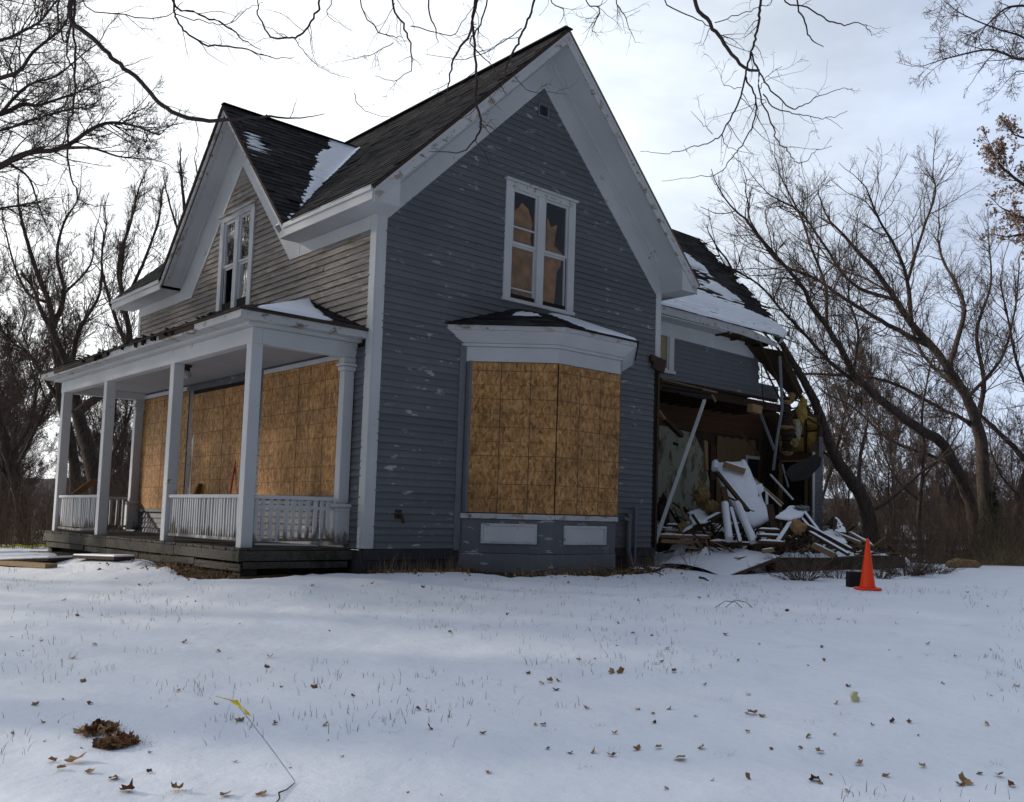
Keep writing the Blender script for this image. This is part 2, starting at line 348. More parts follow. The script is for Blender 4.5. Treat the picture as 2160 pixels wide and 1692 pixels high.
# ------------------------------------------------------------------ ground, snow, hill
def polar_sheet(name, ts, ls, fz, m, **pr):
    T, A = np.meshgrid(ts, ls, indexing='ij'); L = A * (np.maximum(T, 0) + 6) ; X, Y = TL(T, L); v, f = grid(X, Y, fz(X, Y))
    o = link(name, npmesh(name, v, f[:, ::-1], True), m, **pr); return o
ts = np.concatenate([[-60, -30, -15, -8, -4], np.linspace(0, 24, 260), np.geomspace(24.5, 900, 90)])
ls = np.concatenate([-np.geomspace(6, .72, 14), np.linspace(-.7, .7, 250), np.geomspace(.72, 6, 14)])
polar_sheet('ground', ts[::2], ls[::2], lambda x, y: gz(x, y) - .035, M['soil'], kind='structure')
polar_sheet('snow_lawn', ts, ls, sz, M['snow'], kind='structure')
hx = np.linspace(-1.3, 1.5, 160); rows = []
def hill_sheet():
    T, A = np.meshgrid(np.linspace(180, 420, 26), hx, indexing='ij'); L = A * T; X, Y = TL(T, L)
    Z = -6 + 15.5 * sm(T, 180, 270) + 5 * (fbm(A * 6 + 3, T * .01, 3, 5) - .5) * sm(T, 180, 240) + 2.2 * (fbm(A * 90, T * .4, 3, 8) - .4) * sm(T, 180, 200) - .4
    v, f = grid(X, Y, Z); link('hill', npmesh('hill', v, f[:, ::-1], False), M['hill'], kind='structure')
hill_sheet()

# ================================================================== THE HOUSE
# x runs along the gable wall, y along the porch side; the near corner is the origin, the sill is z = 0
HW, EV, RG, OV = 6.0, 4.92, 8.452, 0.407               # width, eave height, ridge height, eave overhang
SL = 1.0365; YF = 9.5; FO = 0.56                        # roof slope, far wall, gable overhang
house = empty('house', (0, 0, 0), label='abandoned two-storey farmhouse with boarded windows and a torn-off right wing', category='house')
def zr(x): return EV + SL * (x + OV) if x <= 3 else EV + SL * (6 + OV - x)   # top of the main roof
UNIT = {}
def unit_board(key, m, th=.030):
    mb = MB(); mb.add([(0, 0, 0), (1, 0, 0), (1, 0, 1), (0, 0, 1), (0, -th, 0), (1, -th, 0), (1, -.005, 1), (0, -.005, 1)],
                      [(0, 3, 2, 1), (4, 5, 6, 7), (0, 1, 5, 4), (1, 2, 6, 5), (2, 3, 7, 6), (3, 0, 4, 7)])
    me = mb.mesh('siding_board'); me.materials.append(m); UNIT[key] = me
unit_board('g', M['grey']); unit_board('w', M['weather']); unit_board('wg', M['grey'])
def sub(iv, holes):
    for a, b in holes:
        r = []
        for p, q in iv:
            if b <= p or a >= q: r.append((p, q)); continue
            if a > p: r.append((p, a))
            if b < q: r.append((b, q))
        iv = r
    return [(p, q) for p, q in iv if q - p > .04]
NSID = [0]; SIDX = MB()
def siding(parent, key, z0, z1, span, holes, place, step=.1, joints=0.0):
    z = z0; n = 0
    while z < z1 - .02:
        a, b = span(z + step * .5)
        if b - a > .08:
            iv = sub([(a, b)], [(h[0], h[1]) for h in holes if z + step * .6 > h[2] and z + step * .4 < h[3]])
            iv2 = []
            for p, q in iv:
                if q - p > 3 and R_.random() < joints:
                    c = p + (q - p) * R_.uniform(.25, .75); iv2 += [(p, c - .002), (c + .002, q)]
                else: iv2.append((p, q))
            for p, q in iv2:
                NSID[0] += 1
                if NSID[0] > 298:
                    e0, _ = place(p, z); hh = min(step, z1 - z) + .012
                    SIDX.add([(e0[0] + q_, e0[1] - t_, e0[2] + z_) for z_, t_ in ((0, .02), (hh, .005)) for q_ in (0, q - p)], [(0, 1, 3, 2)]).add([(e0[0] + q_, e0[1] - t_, e0[2]) for t_ in (.02, 0) for q_ in (0, q - p)], [(0, 1, 3, 2)]); continue
                o = bpy.data.objects.new('siding_board', UNIT[key]); COL.objects.link(o); o.parent = parent
                o.location, o.rotation_euler = place(p, z + R_.uniform(-.002, .002))
                o.rotation_euler.rotate_axis('Y', R_.uniform(-.0008, .0008))
                o.scale = (q - p, R_.uniform(.85, 1.25), min(step, z1 - z) + .012)
        z += step; n += 1

# --- gable wall
gw = MB(); zs = lambda x: zr(x) - .13
gw.prism([(0, -.02), (2.42, -.02), (2.42, zs(2.42)), (0, zs(0))], 1, .004, .12)
gw.prism([(3.62, -.02), (6, -.02), (6, zs(6)), (3.62, zs(3.62))], 1, .004, .12)
gw.box(2.42, 3.62, .004, .12, -.02, 4.05)
gw.prism([(2.42, 5.70), (3.62, 5.70), (3.62, zs(3.62)), (3, zs(3)), (2.42, zs(2.42))], 1, .004, .12)
wall_g = obj('wall', gw, M['void'], house, label='blue grey clapboard gable wall with flaking paint')
hf, hp, cb = 4.685, 7.632, .14; yc_ = 4.614
def spang(z):
    if z < hf: return (.12, HW - .12)
    e = (z - hf) / ((hp - hf) / (3 - cb)) - .06; a = cb + e; return (a, HW - a)
obj('apex_board', MB().prism([(2.72, 7.36), (3.28, 7.36), (3, 7.66)], 1, -.016, .003), M['grey'], wall_g); obj('apex_board', MB().prism([(yc_ - .30, 6.25), (yc_ + .30, 6.25), (yc_, 6.68)], 0, -.014, .003), M['weather'], wall_g)
siding(wall_g, 'g', 0, hp, spang, [(2.28, 3.77, 3.94, 5.86), (1.58, 4.93, -.1, 3.22), (2.885, 3.10, 7.13, 7.34)], lambda a, z: ((a, 0, z), (0, 0, 0)), joints=.35)
# frieze and mouldings under the rake
def rake_y(name, off, th, y0, y1, m, **pr):               # board following both slopes, off = vertical distance below the roof top
    for s in (0, 1):
        f = (lambda x: x) if s == 0 else (lambda x: 6 - x)
        mb = MB(); x0 = pr.get('x0', -OV); a = zr(x0) - off; b = zr(3) - off
        mb.prism([(f(x0), a), (f(3), b), (f(3), b - th), (f(x0), a - th)], 1, y0, y1); bevel(obj(name, mb, m, house), .004)
for s in (0, 1):
    f = (lambda x: x) if s == 0 else (lambda x: 6 - x)
    mb = MB(); mb.prism([(f(0), zs(0) - .02), (f(3), zs(3) - .02), (f(3), hp), (f(cb), hf), (f(0), hf)], 1, -.034, .004); obj('frieze_board', mb, M['trim'], house)
    mb = MB(); mb.prism([(f(-.02), zs(0) - .03), (f(3), zs(3) - .01), (f(3), zs(3) - .14), (f(-.02), zs(0) - .16)], 1, -.075, -.034); obj('crown_moulding', mb, M['trim'], house)
    mb = MB(); mb.prism([(f(.0), zs(0) - .30), (f(3), zs(3) - .28), (f(3), zs(3) - .305), (f(.0), zs(0) - .325)], 1, -.045, -.034); obj('moulding', mb, M['trim'], house)
    # soffit, bargeboard
    mb = MB(); mb.prism([(f(-OV + .02), zr(-OV + .02) - .15), (f(3), zr(3) - .15), (f(3), zr(3) - .175), (f(-OV + .02), zr(-OV + .02) - .175)], 1, -FO + .03, -.034); obj('soffit', mb, M['trim'], house)
    mb = MB(); mb.prism([(f(-OV), zr(-OV) - .035), (f(3), zr(3) - .035), (f(3), zr(3) - .245), (f(-OV), zr(-OV) - .245)], 1, -FO - .022, -FO + .01); bevel(obj('bargeboard', mb, M['rot'], house), .004)
    mb = MB(); mb.prism([(f(-OV), zr(-OV) - .03), (f(3), zr(3) - .03), (f(3), zr(3) - .10), (f(-OV), zr(-OV) - .10)], 1, -FO - .045, -FO - .022); obj('rake_moulding', mb, M['trim'], house)
# right eave return (boxed end) and left one
for s in (0, 1):
    f = (lambda x: x) if s == 0 else (lambda x: 6 - x)
    mb = MB(); mb.prism([(f(-OV + .01), EV - .05), (f(.0), EV + .26), (f(.0), EV - .215), (f(-OV + .01), EV - .215)], 1, -.555, -.036); obj('eave_return', mb, M['trim'], house)
obj('soffit', MB().box(6.004, 6.38, -FO + .03, 1.0, 4.735, 4.76), M['trim'], house); bevel(obj('fascia', MB().box(6.395, 6.43, -FO, 1.1, 4.705, 4.89), M['trim'], house), .004)
# corner boards
mb = MB(); mb.box(-.030, .0, -.032, .13, 0, 4.74); mb.box(0, .142, -.032, 0, 0, 4.70); bevel(obj('corner_board', mb, M['trim'], house), .004)
mb = MB(); mb.box(HW - .115, HW, -.032, 0, 3.50, 4.70); mb.box(HW, HW + .03, -.032, .12, 3.50, 4.72); bevel(obj('corner_board', mb, M['trim'], house), .004)
mb = MB(); mb.box(HW - .02, HW + .03, -.03, .12, -.05, 3.48); obj('corner_post', mb, M['dark'], house)
mb = MB(); mb.beam((5.72, -.05, 3.46), (6.1, -.06, 3.40), .09, .12); mb.beam((5.78, -.07, 3.36), (6.06, -.1, 3.28), .05, .16); obj('broken_ledger', mb, M['dark'], house)
# attic vent
vent = obj('vent', MB().box(2.879, 2.905, -.045, .0, 7.12, 7.345).box(3.085, 3.111, -.045, .0, 7.12, 7.345).box(2.905, 3.085, -.045, 0, 7.12, 7.145).box(2.905, 3.085, -.045, 0, 7.32, 7.345), M['pipe'], house)
obj('vent_back', MB().box(2.905, 3.085, -.008, 0, 7.145, 7.32), M['black'], vent)
lv = MB().add([(2.905, -.04, 0), (3.085, -.04, 0), (3.085, -.012, .02), (2.905, -.012, .02), (2.905, -.04, .004), (3.085, -.04, .004), (3.085, -.012, .024), (2.905, -.012, .024)], [(0, 1, 2, 3), (4, 7, 6, 5), (0, 4, 5, 1), (2, 6, 7, 3)]).mesh('louver'); lv.materials.append(M['pipe'])
for i in range(6): link('louver', lv, None, vent).location = (0, 0, 7.15 + i * .029)
# downspout fittings beside the bay, meter bracket
mb = MB(); mb.tube([(5.20, -.10, .60), (5.20, -.10, -.05), (5.23, -.16, -.30), (5.23, -.30, -.42)], .045, 8); mb.tube([(5.38, -.09, .72), (5.38, -.09, -.35)], .03, 8); obj('vent_pipe', mb, M['pipe'], house)
mb = MB(); mb.tube([(5.02, -.02, .50), (5.06, -.12, .52), (5.20, -.12, .46), (5.22, -.10, .3)], .035, 8); obj('pipe_elbow', mb, M['pipe'], house)
mb = MB(); mb.tube([(.52, 0, .50), (.54, -.10, .47), (.56, -.11, .36)], .022, 6); mb.box(.47, .58, -.03, -.005, .42, .55); obj('pipe_stub', mb, M['dark'], house)
# foundation skirt
mb = MB(); mb.box(.0, 1.6, -.028, .1, -.16, -.004); mb.box(.02, 6.0, -.01, .12, -.6, -.165); mb.box(4.75, 6, -.028, .1, -.16, -.004); mb.box(-.02, .1, 0, 9.5, -.6, -.03); obj('foundation', mb, M['base'], house)

# --- side wall (porch side)
LZ = 4.527; y1, yc, zA = 2.591, 4.614, 6.612; CRZ = 7.602
zc = lambda y: CRZ - 1.0325 * abs(y - yc)                # top of the cross gable roof
sw = MB(); zs2 = lambda y: max(4.86, zc(y) - .13)
sw.box(.004, .12, 0.1, 4.16, -.02, 4.86); sw.box(.004, .12, 5.26, YF, -.02, 4.86); sw.box(.004, .12, 4.16, 5.26, -.02, 4.20)
sw.prism([(2.1, 4.87), (4.16, 4.87), (4.16, zc(4.16) - .13)], 0, .004, .12); sw.prism([(5.26, 4.87), (7.1, 4.87), (5.26, zc(5.26) - .13)], 0, .004, .12)
sw.prism([(4.16, 5.68), (5.26, 5.68), (5.26, zc(5.26) - .13), (yc, zc(yc) - .13), (4.16, zc(4.16) - .13)], 0, .004, .12)
wall_s = obj('wall', sw, M['void'], house, label='weathered clapboard side wall with the paint worn off')
def spans(z):
    if z < LZ: return (.10, YF - .06)
    e = (z - LZ) / ((zA - LZ) / (yc - y1)) - .06; return (y1 + e, 2 * yc - y1 - e)
PL = lambda a, z: ((0, a, z), (0, 0, math.pi / 2))        # board runs along +y; its face must look towards -x
ub = MB(); ub.add([(0, 0, 0), (1, 0, 0), (1, 0, 1), (0, 0, 1), (0, .030, 0), (1, .030, 0), (1, .005, 1), (0, .005, 1)],
                  [(0, 1, 2, 3), (4, 7, 6, 5), (0, 4, 5, 1), (1, 5, 6, 2), (2, 6, 7, 3), (3, 7, 4, 0)])
for kk, mm in (('w', 'weather'), ('wg', 'grey')):
    me = ub.mesh('siding_board'); me.materials.append(M[mm]); UNIT[kk] = me
siding(wall_s, 'wg', 0, 2.83, spans, [(.75, 3.3, .70, 2.74), (4.0, 6.25, -.1, 2.65), (6.4, 8.98, .44, 2.72)], PL)
siding(wall_s, 'w', 3.05, zA, spans, [(4.02, 5.40, 3.98, 5.80)], PL, joints=.3)
# eave: frieze, soffit, fascia on either side of the cross gable; V-shaped frieze
for ya, yb in ((-.02, 2.30), (6.93, YF)):
    obj('frieze_board', MB().box(-.032, .004, ya if ya > 0 else .13, yb, LZ, 4.73), M['trim'], house)
for ya, yb in ((-FO, 2.02), (7.21, YF + .5)):
    obj('soffit', MB().box(-OV + .03, .004, ya + .06, yb + (.25 if ya < 0 else -.0), 4.735, 4.76), M['trim'], house)
    o = obj('fascia', MB().box(-OV - .022, -OV + .012, ya, yb, 4.705, 4.89), M['trim'], house); bevel(o, .004)
    obj('crown_moulding', MB().box(-OV - .05, -OV - .022, ya, yb, 4.83, 4.90), M['trim'], house)
for s in (0, 1):
    f = (lambda y: y) if s == 0 else (lambda y: 2 * yc - y)
    ya = 2.0
    mb = MB(); mb.prism([(f(yc), zA), (f(y1), LZ), (f(y1 - .32), LZ), (f(y1 - .32), 4.73), (f(yc - (zc(yc) - .15 - 4.73) / 1.0325), 4.73), (f(yc), zc(yc) - .15)], 0, -.036, .004); obj('frieze_board', mb, M['trim'], house)
    mb = MB(); mb.prism([(f(2.02 + .04), zc(2.06) - .15), (f(yc), zc(yc) - .15), (f(yc), zc(yc) - .175), (f(2.06), zc(2.06) - .175)], 0, -OV + .03, -.036); obj('soffit', mb, M['trim'], house)
    mb = MB(); mb.prism([(f(2.02), zc(2.02) - .03), (f(yc), zc(yc) - .03), (f(yc), zc(yc) - .17), (f(2.02), zc(2.02) - .17)], 0, -OV - .022, -OV + .01); bevel(obj('bargeboard', mb, M['rot'], house), .004)
    mb = MB(); mb.prism([(f(2.2), zc(2.2) - .175), (f(yc), zc(yc) - .175), (f(yc), zc(yc) - .24), (f(2.2), zc(2.2) - .24)], 0, -.09, -.036); obj('crown_moulding', mb, M['trim'], house)
    mb = MB(); mb.prism([(f(2.12), zc(2.12) - .175), (f(yc), zc(yc) - .175), (f(yc), zc(yc) - .20), (f(2.12), zc(2.12) - .20)], 0, -OV + .03, -OV + .09); obj('moulding', mb, M['rot'], house)
mb = MB(); mb.box(-.03, 0, YF - .13, YF, 2.9, 4.53); obj('corner_board', mb, M['trim'], house)
# far and rear walls, attic floor (keep the inside dark)
mb = MB(); mb.box(0, 6, YF - .1, YF, -.4, 4.95); mb.prism([(0, 4.96), (6, 4.96), (6, 5.1), (3, 8.2), (0, 5.1)], 1, YF - .1, YF); obj('wall', mb, M['grey'], house, label='far end wall of the house')
obj('wall', MB().box(5.88, 5.995, .13, YF - .11, -.4, 5.15), M['void'], house, label='rear wall of the main block')
obj('floor', MB().box(.13, 5.87, .13, YF - .12, 3.25, 3.4), M['void'], house)
obj('partition', MB().box(.13, 5.87, 2.6, 2.66, 3.41, 5.3), M['void'], house)

# --- roofs: slabs, then shingles
def slab(name, P, U, V, n, lu, lv, th, m, off=0, **pr):   # P corner, U along eave, V up the slope
    P, U, V, n = map(np.array, (P, U, V, n)); 
    vs = [P, P + U * lu, P + U * lu + V * lv, P + V * lv]; vs = [v - n * off for v in vs] + [v - n * (off + th) for v in vs]
    return obj(name, MB().add(vs, [(0, 1, 2, 3), (7, 6, 5, 4), (0, 4, 5, 1), (1, 5, 6, 2), (2, 6, 7, 3), (3, 7, 4, 0)]), m, house, **pr)
def shingle_rows(P, U, V, n, lu, lv, keep, w=.30, ex=.135, skip=0.0, lift=0.0):
    P, U, V, n = map(np.array, (P, U, V, n)); out = []; j = 0
    while j * ex < lv:
        a = -w * R_.random()
        while a < lu:
            b = min(a + w - .006, lu); aa = max(a, 0); q = j * ex
            if b - aa > .03 and R_.random() >= skip:
                c = P + U * (aa + b) / 2 + V * (q + ex / 2)
                if keep(c, (aa + b) / 2, q): out.append((aa, b, q, min(q + ex * 1.5, lv + .02)))
            a += w
        j += 1
    return P, U, V, n, out
def shingle_geo(mb, P, U, V, n, s):
    a, b, q0, q1 = s; h = .013 + R_.uniform(0, .007); dz = R_.uniform(-.006, .004)
    if R_.random() < .05: h += .012
    c = [P + U * a + V * (q0 + dz), P + U * b + V * (q0 + dz), P + U * b + V * q1, P + U * a + V * q1]
    top = [c[0] + n * h, c[1] + n * (h + R_.uniform(-.003, .003)), c[2] + n * .004, c[3] + n * .004]; bot = [p + n * .001 for p in c]
    mb.add(top + bot, [(0, 1, 2, 3), (4, 5, 1, 0), (5, 6, 2, 1), (7, 4, 0, 3)])
def roof(P, U, V, n, lu, lv, keep, parent, singles=0, **k):
    P, U, V, n, L = shingle_rows(P, U, V, n, lu, lv, keep, **k); mb = MB()
    if singles:
        L.sort(key=lambda s: np.linalg.norm(P + U * s[0] + V * s[2] - CAM)); 
    for i, s in enumerate(L):
        if i < singles:
            m1 = MB(); shingle_geo(m1, P, U, V, n, s); o = obj('shingle', m1, M['shingle'], parent)
        else: shingle_geo(mb, P, U, V, n, s)
    if mb.v: obj('shingle_field', mb, M['shingle'], parent, kind='stuff')
ca, sa = 1 / math.sqrt(1 + SL * SL), SL / math.sqrt(1 + SL * SL)
lv = (3 + OV) / ca
RP, RU, RV, RN = (-OV - .04, -FO - .05, EV - .04), (0, 1, 0), (ca, 0, sa), (-sa, 0, ca)
ymin, ymax = -FO - .05, YF + .5; kv = 1 / ca; qz = lambda z: (z - RP[2]) / sa; qt = lv + .055; yL, yR = yc - 2.6 - .02, yc + 2.6 + .02
def rp(y, q): return np.array((RP[0] + ca * q, y, RP[2] + sa * q))
polys = [[(ymin, 0), (yL, 0), (yL, qt), (ymin, qt)], [(yR, 0), (ymax, 0), (ymax, qt), (yR, qt)], [(yL, 0.0), (yc, qz(CRZ)), (yc, qt), (yL, qt)], [(yc, qz(CRZ)), (yR, 0.0), (yR, qt), (yc, qt)]]
mb = MB()
for pl in polys: V_ = [rp(*p) for p in pl]; mb.add(V_ + [v - np.array(RN) * .04 for v in V_], [(0, 3, 2, 1), (4, 5, 6, 7), (0, 1, 5, 4), (1, 2, 6, 5), (2, 3, 7, 6), (3, 0, 4, 7)])
r1 = obj('roof', mb, M['dark'], house, label='dark shingled main roof slope')
inside = lambda c: c[2] < zc(c[1]) + .03
roof(RP, RU, RV, RN, YF + 1.1, lv + .05, lambda c, a, q: not (inside(c) and abs(c[1] - yc) < 2.6), r1, 60)
slab('roof', (6 + OV + .04, -FO - .05, EV - .04), (0, 1, 0), (-ca, 0, sa), (sa, 0, ca), YF + 1.1, lv + .055, .04, M['shingle'], label='far slope of the main roof')
mb = MB(); mb.beam((3, -FO - .05, RG + .015), (3, YF + .5, RG + .015), .16, .02); obj('ridge_cap', mb, M['shingle'], house)
# drip edge of the right rake shows bare rusty wood
mb = MB(); mb.prism([(6 + OV + .03, EV - .06), (3, RG - .03), (3, RG - .05), (6 + OV + .03, EV - .085)], 1, -FO - .058, -FO - .03); obj('drip_edge', mb, M['tan'], house)
# cross gable roof
c2, s2 = 1 / math.sqrt(1 + 1.0325 ** 2), 1.0325 / math.sqrt(1 + 1.0325 ** 2)
lv2 = 2.6 / c2 + .03
for s in (0, 1):
    y0 = yc - 2.6 - .02 if s == 0 else yc + 2.6 + .02
    U, V, n = (1, 0, 0), (0, c2 if s == 0 else -c2, s2), (0, -s2 if s == 0 else s2, c2)
    P = np.array((-OV - .05, y0, zc(y0)))
    # slab trimmed along the valley with the main roof
    a, b = P, P + np.array(U) * .12; t = P + np.array(V) * lv2; ridge_x = (t[2] - EV) / SL - OV + .1
    vs = [a, np.array((a[0] + .18, a[1], a[2])), np.array((ridge_x, t[1], t[2])), t]; vs2 = [v - np.array(n) * .045 for v in vs]
    fc = [(0, 1, 2, 3), (7, 6, 5, 4), (0, 4, 5, 1), (1, 5, 6, 2), (2, 6, 7, 3), (3, 7, 4, 0)]
    r2 = obj('roof', MB().add(vs + vs2, fc if s == 0 else [f[::-1] for f in fc]), M['dark'], house, label='steep dormer gable slope with curled shingles')
    roof(P, U, V, n, 3.0, lv2, lambda c, a, q: c[0] < (c[2] - EV) / SL - OV + .03, r2, 180 if s == 0 else 0, skip=.0)
mb = MB(); mb.beam((-OV - .05, yc, CRZ + .015), (2.2, yc, CRZ + .015), .12, .018); obj('ridge_cap', mb, M['shingle'], house)
# snow on the dormer and in its valley
def snow_on(name, P, U, V, n, lu, lv, hf_, label, du=.035, parent=None, **pr):
    P, U, V, n = map(np.array, (P, U, V, n)); a = np.arange(0, lu + du, du); b = np.arange(0, lv + du, du)
    A, B = np.meshgrid(a, b, indexing='ij'); H = hf_(A, B)
    X = P[None, None] + A[..., None] * U + B[..., None] * V + H[..., None] * n
    v, f = grid(X[..., 0], X[..., 1], X[..., 2]); Hf = H.ravel(); keep = (Hf[f].max(1) > -.004); f = f[keep]
    used = np.unique(f); mp_ = -np.ones(len(v), int); mp_[used] = np.arange(len(used)); v = v[used]; f = mp_[f]
    me = npmesh(name, v, f, True); return link(name, me, M['snow'], parent, label=label, category='snow', **pr)
P = np.array((-OV, yc - 2.6, 7.602 - 1.0325 * 2.6))
def h_valley(A, B):
    x = -OV + A; y = yc - 2.6 + B * c2; z = 7.602 - 1.0325 * (yc - y)
    xv = (z - EV) / SL - OV; d = xv - x                     # distance in front of the valley
    w = .10 + .50 * sm(B, .4, 2.9) + .34 * (fbm(B * 4, A * 2.5, 4, 4) - .5)
    h = .05 * sm(w - d, -.10, .22) - .022 + .02 * (fbm(A * 9, B * 9, 3, 14) - .5) - .006 * (np.abs(((B / .135) % 1) - .5) * 2 > .85); h = np.where(d < -.35, -.1, h)
    return h
snow_on('snow_patch', P, (1, 0, 0), (0, c2, s2), (0, -s2, c2), 2.75, lv2 - .05, h_valley, 'long strip of snow in the valley between the dormer and the main roof')
def h_patch(A, B):
    m = np.exp(-(((A - .28 - (B - 2.75) * .25) / .30) ** 2 + ((B - 2.55) / .52) ** 2)); st = np.abs(((B / .135) % 1) - .5) * 2
    return .040 * (m * .95 + 1.1 * (fbm(A * 5, B * 11, 4, 7) - .5) + .75 * (st - .5) - .40)
snow_on('snow_patch', P, (1, 0, 0), (0, c2, s2), (0, -s2, c2), 1.3, lv2 - .05, h_patch, 'small ragged snow patch on the dormer shingles near its peak', .025)
def h_low(A, B):                                            # the valley snow seen on the main roof side
    y = A; x = -OV + B * ca; z = EV + SL * (x + OV); yv = yc - (7.602 - z) / 1.0325; d = yv - y
    w = .02 + .26 * sm(x, .2, 2.0) + .12 * (fbm(x * 3, y * 2, 3, 5) - .5)
    h = .045 * sm(w - d, -.05, .1) - .02; return np.where(d < -.35, -.1, h)
snow_on('snow_patch', (-OV, 0, EV), (0, 1, 0), (ca, 0, sa), (-sa, 0, ca), 4.6, 3.6, h_low, 'thin snow edge on the main roof beside the dormer valley')

# --- double windows
def window(o, ax, a0, a1, z0, z1, label, cap=True, wdw=.15, broken=(), bars=(), open_=()):
    """o: wall plane offset sign; ax 0 = gable wall (faces -y), 1 = side wall (faces -x)"""
    w = empty('window', (0, 0, 0), label=label); w.parent = house
    def bx(name, u0, u1, d0, d1, p0, p1, m, par=w, bev=.004):
        mb = MB(); mb.box(u0, u1, d0, d1, p0, p1) if ax == 0 else mb.box(d0, d1, u0, u1, p0, p1)
        q = obj(name, mb, m, par)
        if bev: bevel(q, bev)
        return q
    T = M['trim']; mid = (a0 + a1) / 2
    bx('casing', a0, a0 + wdw, -.045, .02, z0 + .06, z1 - .13, T); bx('casing', a1 - wdw, a1, -.045, .02, z0 + .06, z1 - .13, T)
    bx('head_casing', a0, a1, -.045, .02, z1 - .13, z1 - .03, M['rot']); 
    if cap: bx('window_cap', a0 - .03, a1 + .03, -.085, .02, z1 - .03, z1 + .01, M['rot'])
    bx('sill', a0 - .02, a1 + .02, -.07, .05, z0, z0 + .058, T)
    bx('mullion', mid - .075, mid + .075, -.04, .05, z0 + .06, z1 - .13, T)
    zb, zt = z0 + .06, z1 - .13; zm = zb + (zt - zb) * .5
    for i, (p, q) in enumerate(((a0 + wdw, mid - .075), (mid + .075, a1 - wdw))):
        for j, (e, g, dd) in enumerate(((zb, zm, .012), (zm, zt, -.012))):
            sa_ = empty('sash'); sa_.parent = w; s_ = .04
            mb = MB()
            def B(u0, u1, p0, p1): mb.box(u0, u1, dd, dd + .03, p0, p1) if ax == 0 else mb.box(dd, dd + .03, u0, u1, p0, p1)
            B(p, p + s_, e, g); B(q - s_, q, e, g); B(p + s_, q - s_, e, e + s_); B(p + s_, q - s_, g - s_, g)
            for bz in bars:
                if i == bz[0] and e + .05 < z0 + bz[1] * (z1 - z0) < g - .05: B(p + s_, q - s_, z0 + bz[1] * (z1 - z0), z0 + bz[1] * (z1 - z0) + .022)
            sobj = mb.mesh('sash'); bpy.data.objects.remove(sa_); so_ = link('sash', sobj, M['trim'], w)
            if (i, j) in open_: continue
            pn = MB(); u0, u1, p0, p1 = p + s_, q - s_, e + s_, g - s_
            if (i, j) in broken:
                poly = [(u0, p0), (u1, p0), (u1, p0 + (p1 - p0) * .55), (u0 + (u1 - u0) * .72, p0 + (p1 - p0) * .38), (u0 + (u1 - u0) * .5, p0 + (p1 - p0) * .62), (u0 + (u1 - u0) * .25, p0 + (p1 - p0) * .42), (u0, p0 + (p1 - p0) * .9)]
            else: poly = [(u0, p0), (u1, p0), (u1, p1), (u0, p1)]
            pn.prism(poly, 1 if ax == 0 else 0, dd + .012, dd + .016); pq = obj('pane', pn, M['glass2'] if ax == 1 and j == 1 or (ax == 1 and i == 0) else M['glass'], w)
    return w
w1 = window(0, 0, 2.264, 3.781, 3.905, 5.89, 'paired upstairs window in the front gable with boards behind the glass', bars=((0, .115), (0, .62)))
for (pl, m) in (([(2.48, 4.05), (2.95, 4.05), (2.92, 4.78), (2.86, 5.05), (2.90, 5.30), (2.80, 5.52), (2.66, 5.60), (2.60, 5.50), (2.50, 5.42), (2.46, 4.9)], 'inner'),
                ([(3.12, 4.05), (3.42, 4.05), (3.46, 4.60), (3.55, 4.75), (3.56, 4.95), (3.38, 5.05), (3.44, 5.42), (3.30, 5.34), (3.22, 5.50), (3.20, 5.20), (3.10, 4.9)], 'inner')):
    mb = MB(); mb.prism(pl, 1, .045, .058); obj('inner_board', mb, M[m], w1)
w2 = window(0, 1, 4.002, 5.416, 3.95, 5.83, 'paired upstairs window in the dormer gable above the porch', broken=(), open_=((1, 0),))
mb = MB(); mb.box(.35, .37, 4.9, 5.15, 4.2, 5.5); obj('inner_board', mb, M['tan'], w2)

# --- bay window
bay = empty('bay_window', (2.6, -1.01, 0), label='boarded ground-floor bay window with white cornice and snowy roof'); bay.parent = house; bay.location = (0, 0, 0)
BX = [(1.59, 0.0), (2.6, -1.01), (3.951, -1.01), (4.961, 0.0)]
def bayprism(name, off, z0, z1, m, **pr):                   # off: outward offset of the footprint
    k = off * math.tan(math.radians(22.5)); q = off * math.sqrt(2)
    P = [(BX[0][0] - q, .0), (BX[1][0] - k, BX[1][1] - off), (BX[2][0] + k, BX[2][1] - off), (BX[3][0] + q, .0)]
    return bevel(obj(name, MB().prism(P, 2, z0, z1), m, bay, **pr), .006)
bayprism('base_skirt', .0, -.50, -.065, M['grey']); bayprism('lower_wall', -.012, -.06, .45, M['grey']); bayprism('sill', .03, .452, .53, M['rot'])
bayprism('wall_core', -.06, .533, 2.83, M['pipe'])
bayprism('frieze', .012, 2.832, 3.06, M['trim']); bayprism('cornice', .05, 3.062, 3.11, M['trim'])
def flare(name, o0, o1, z0, z1, m):
    def pts(off, z):
        k = off * math.tan(math.radians(22.5)); q = off * math.sqrt(2)
        return [(BX[0][0] - q, .0, z), (BX[1][0] - k, BX[1][1] - off, z), (BX[2][0] + k, BX[2][1] - off, z), (BX[3][0] + q, .0, z)]
    a, b = pts(o0, z0), pts(o1, z1); return obj(name, MB().add(a + b, [(3, 2, 1, 0), (4, 5, 6, 7), (0, 1, 5, 4), (1, 2, 6, 5), (2, 3, 7, 6), (3, 0, 4, 7)]), m, bay)
flare('cornice', .06, .24, 3.112, 3.27, M['trim']); bayprism('crown_moulding', .265, 3.272, 3.345, M['rot'])
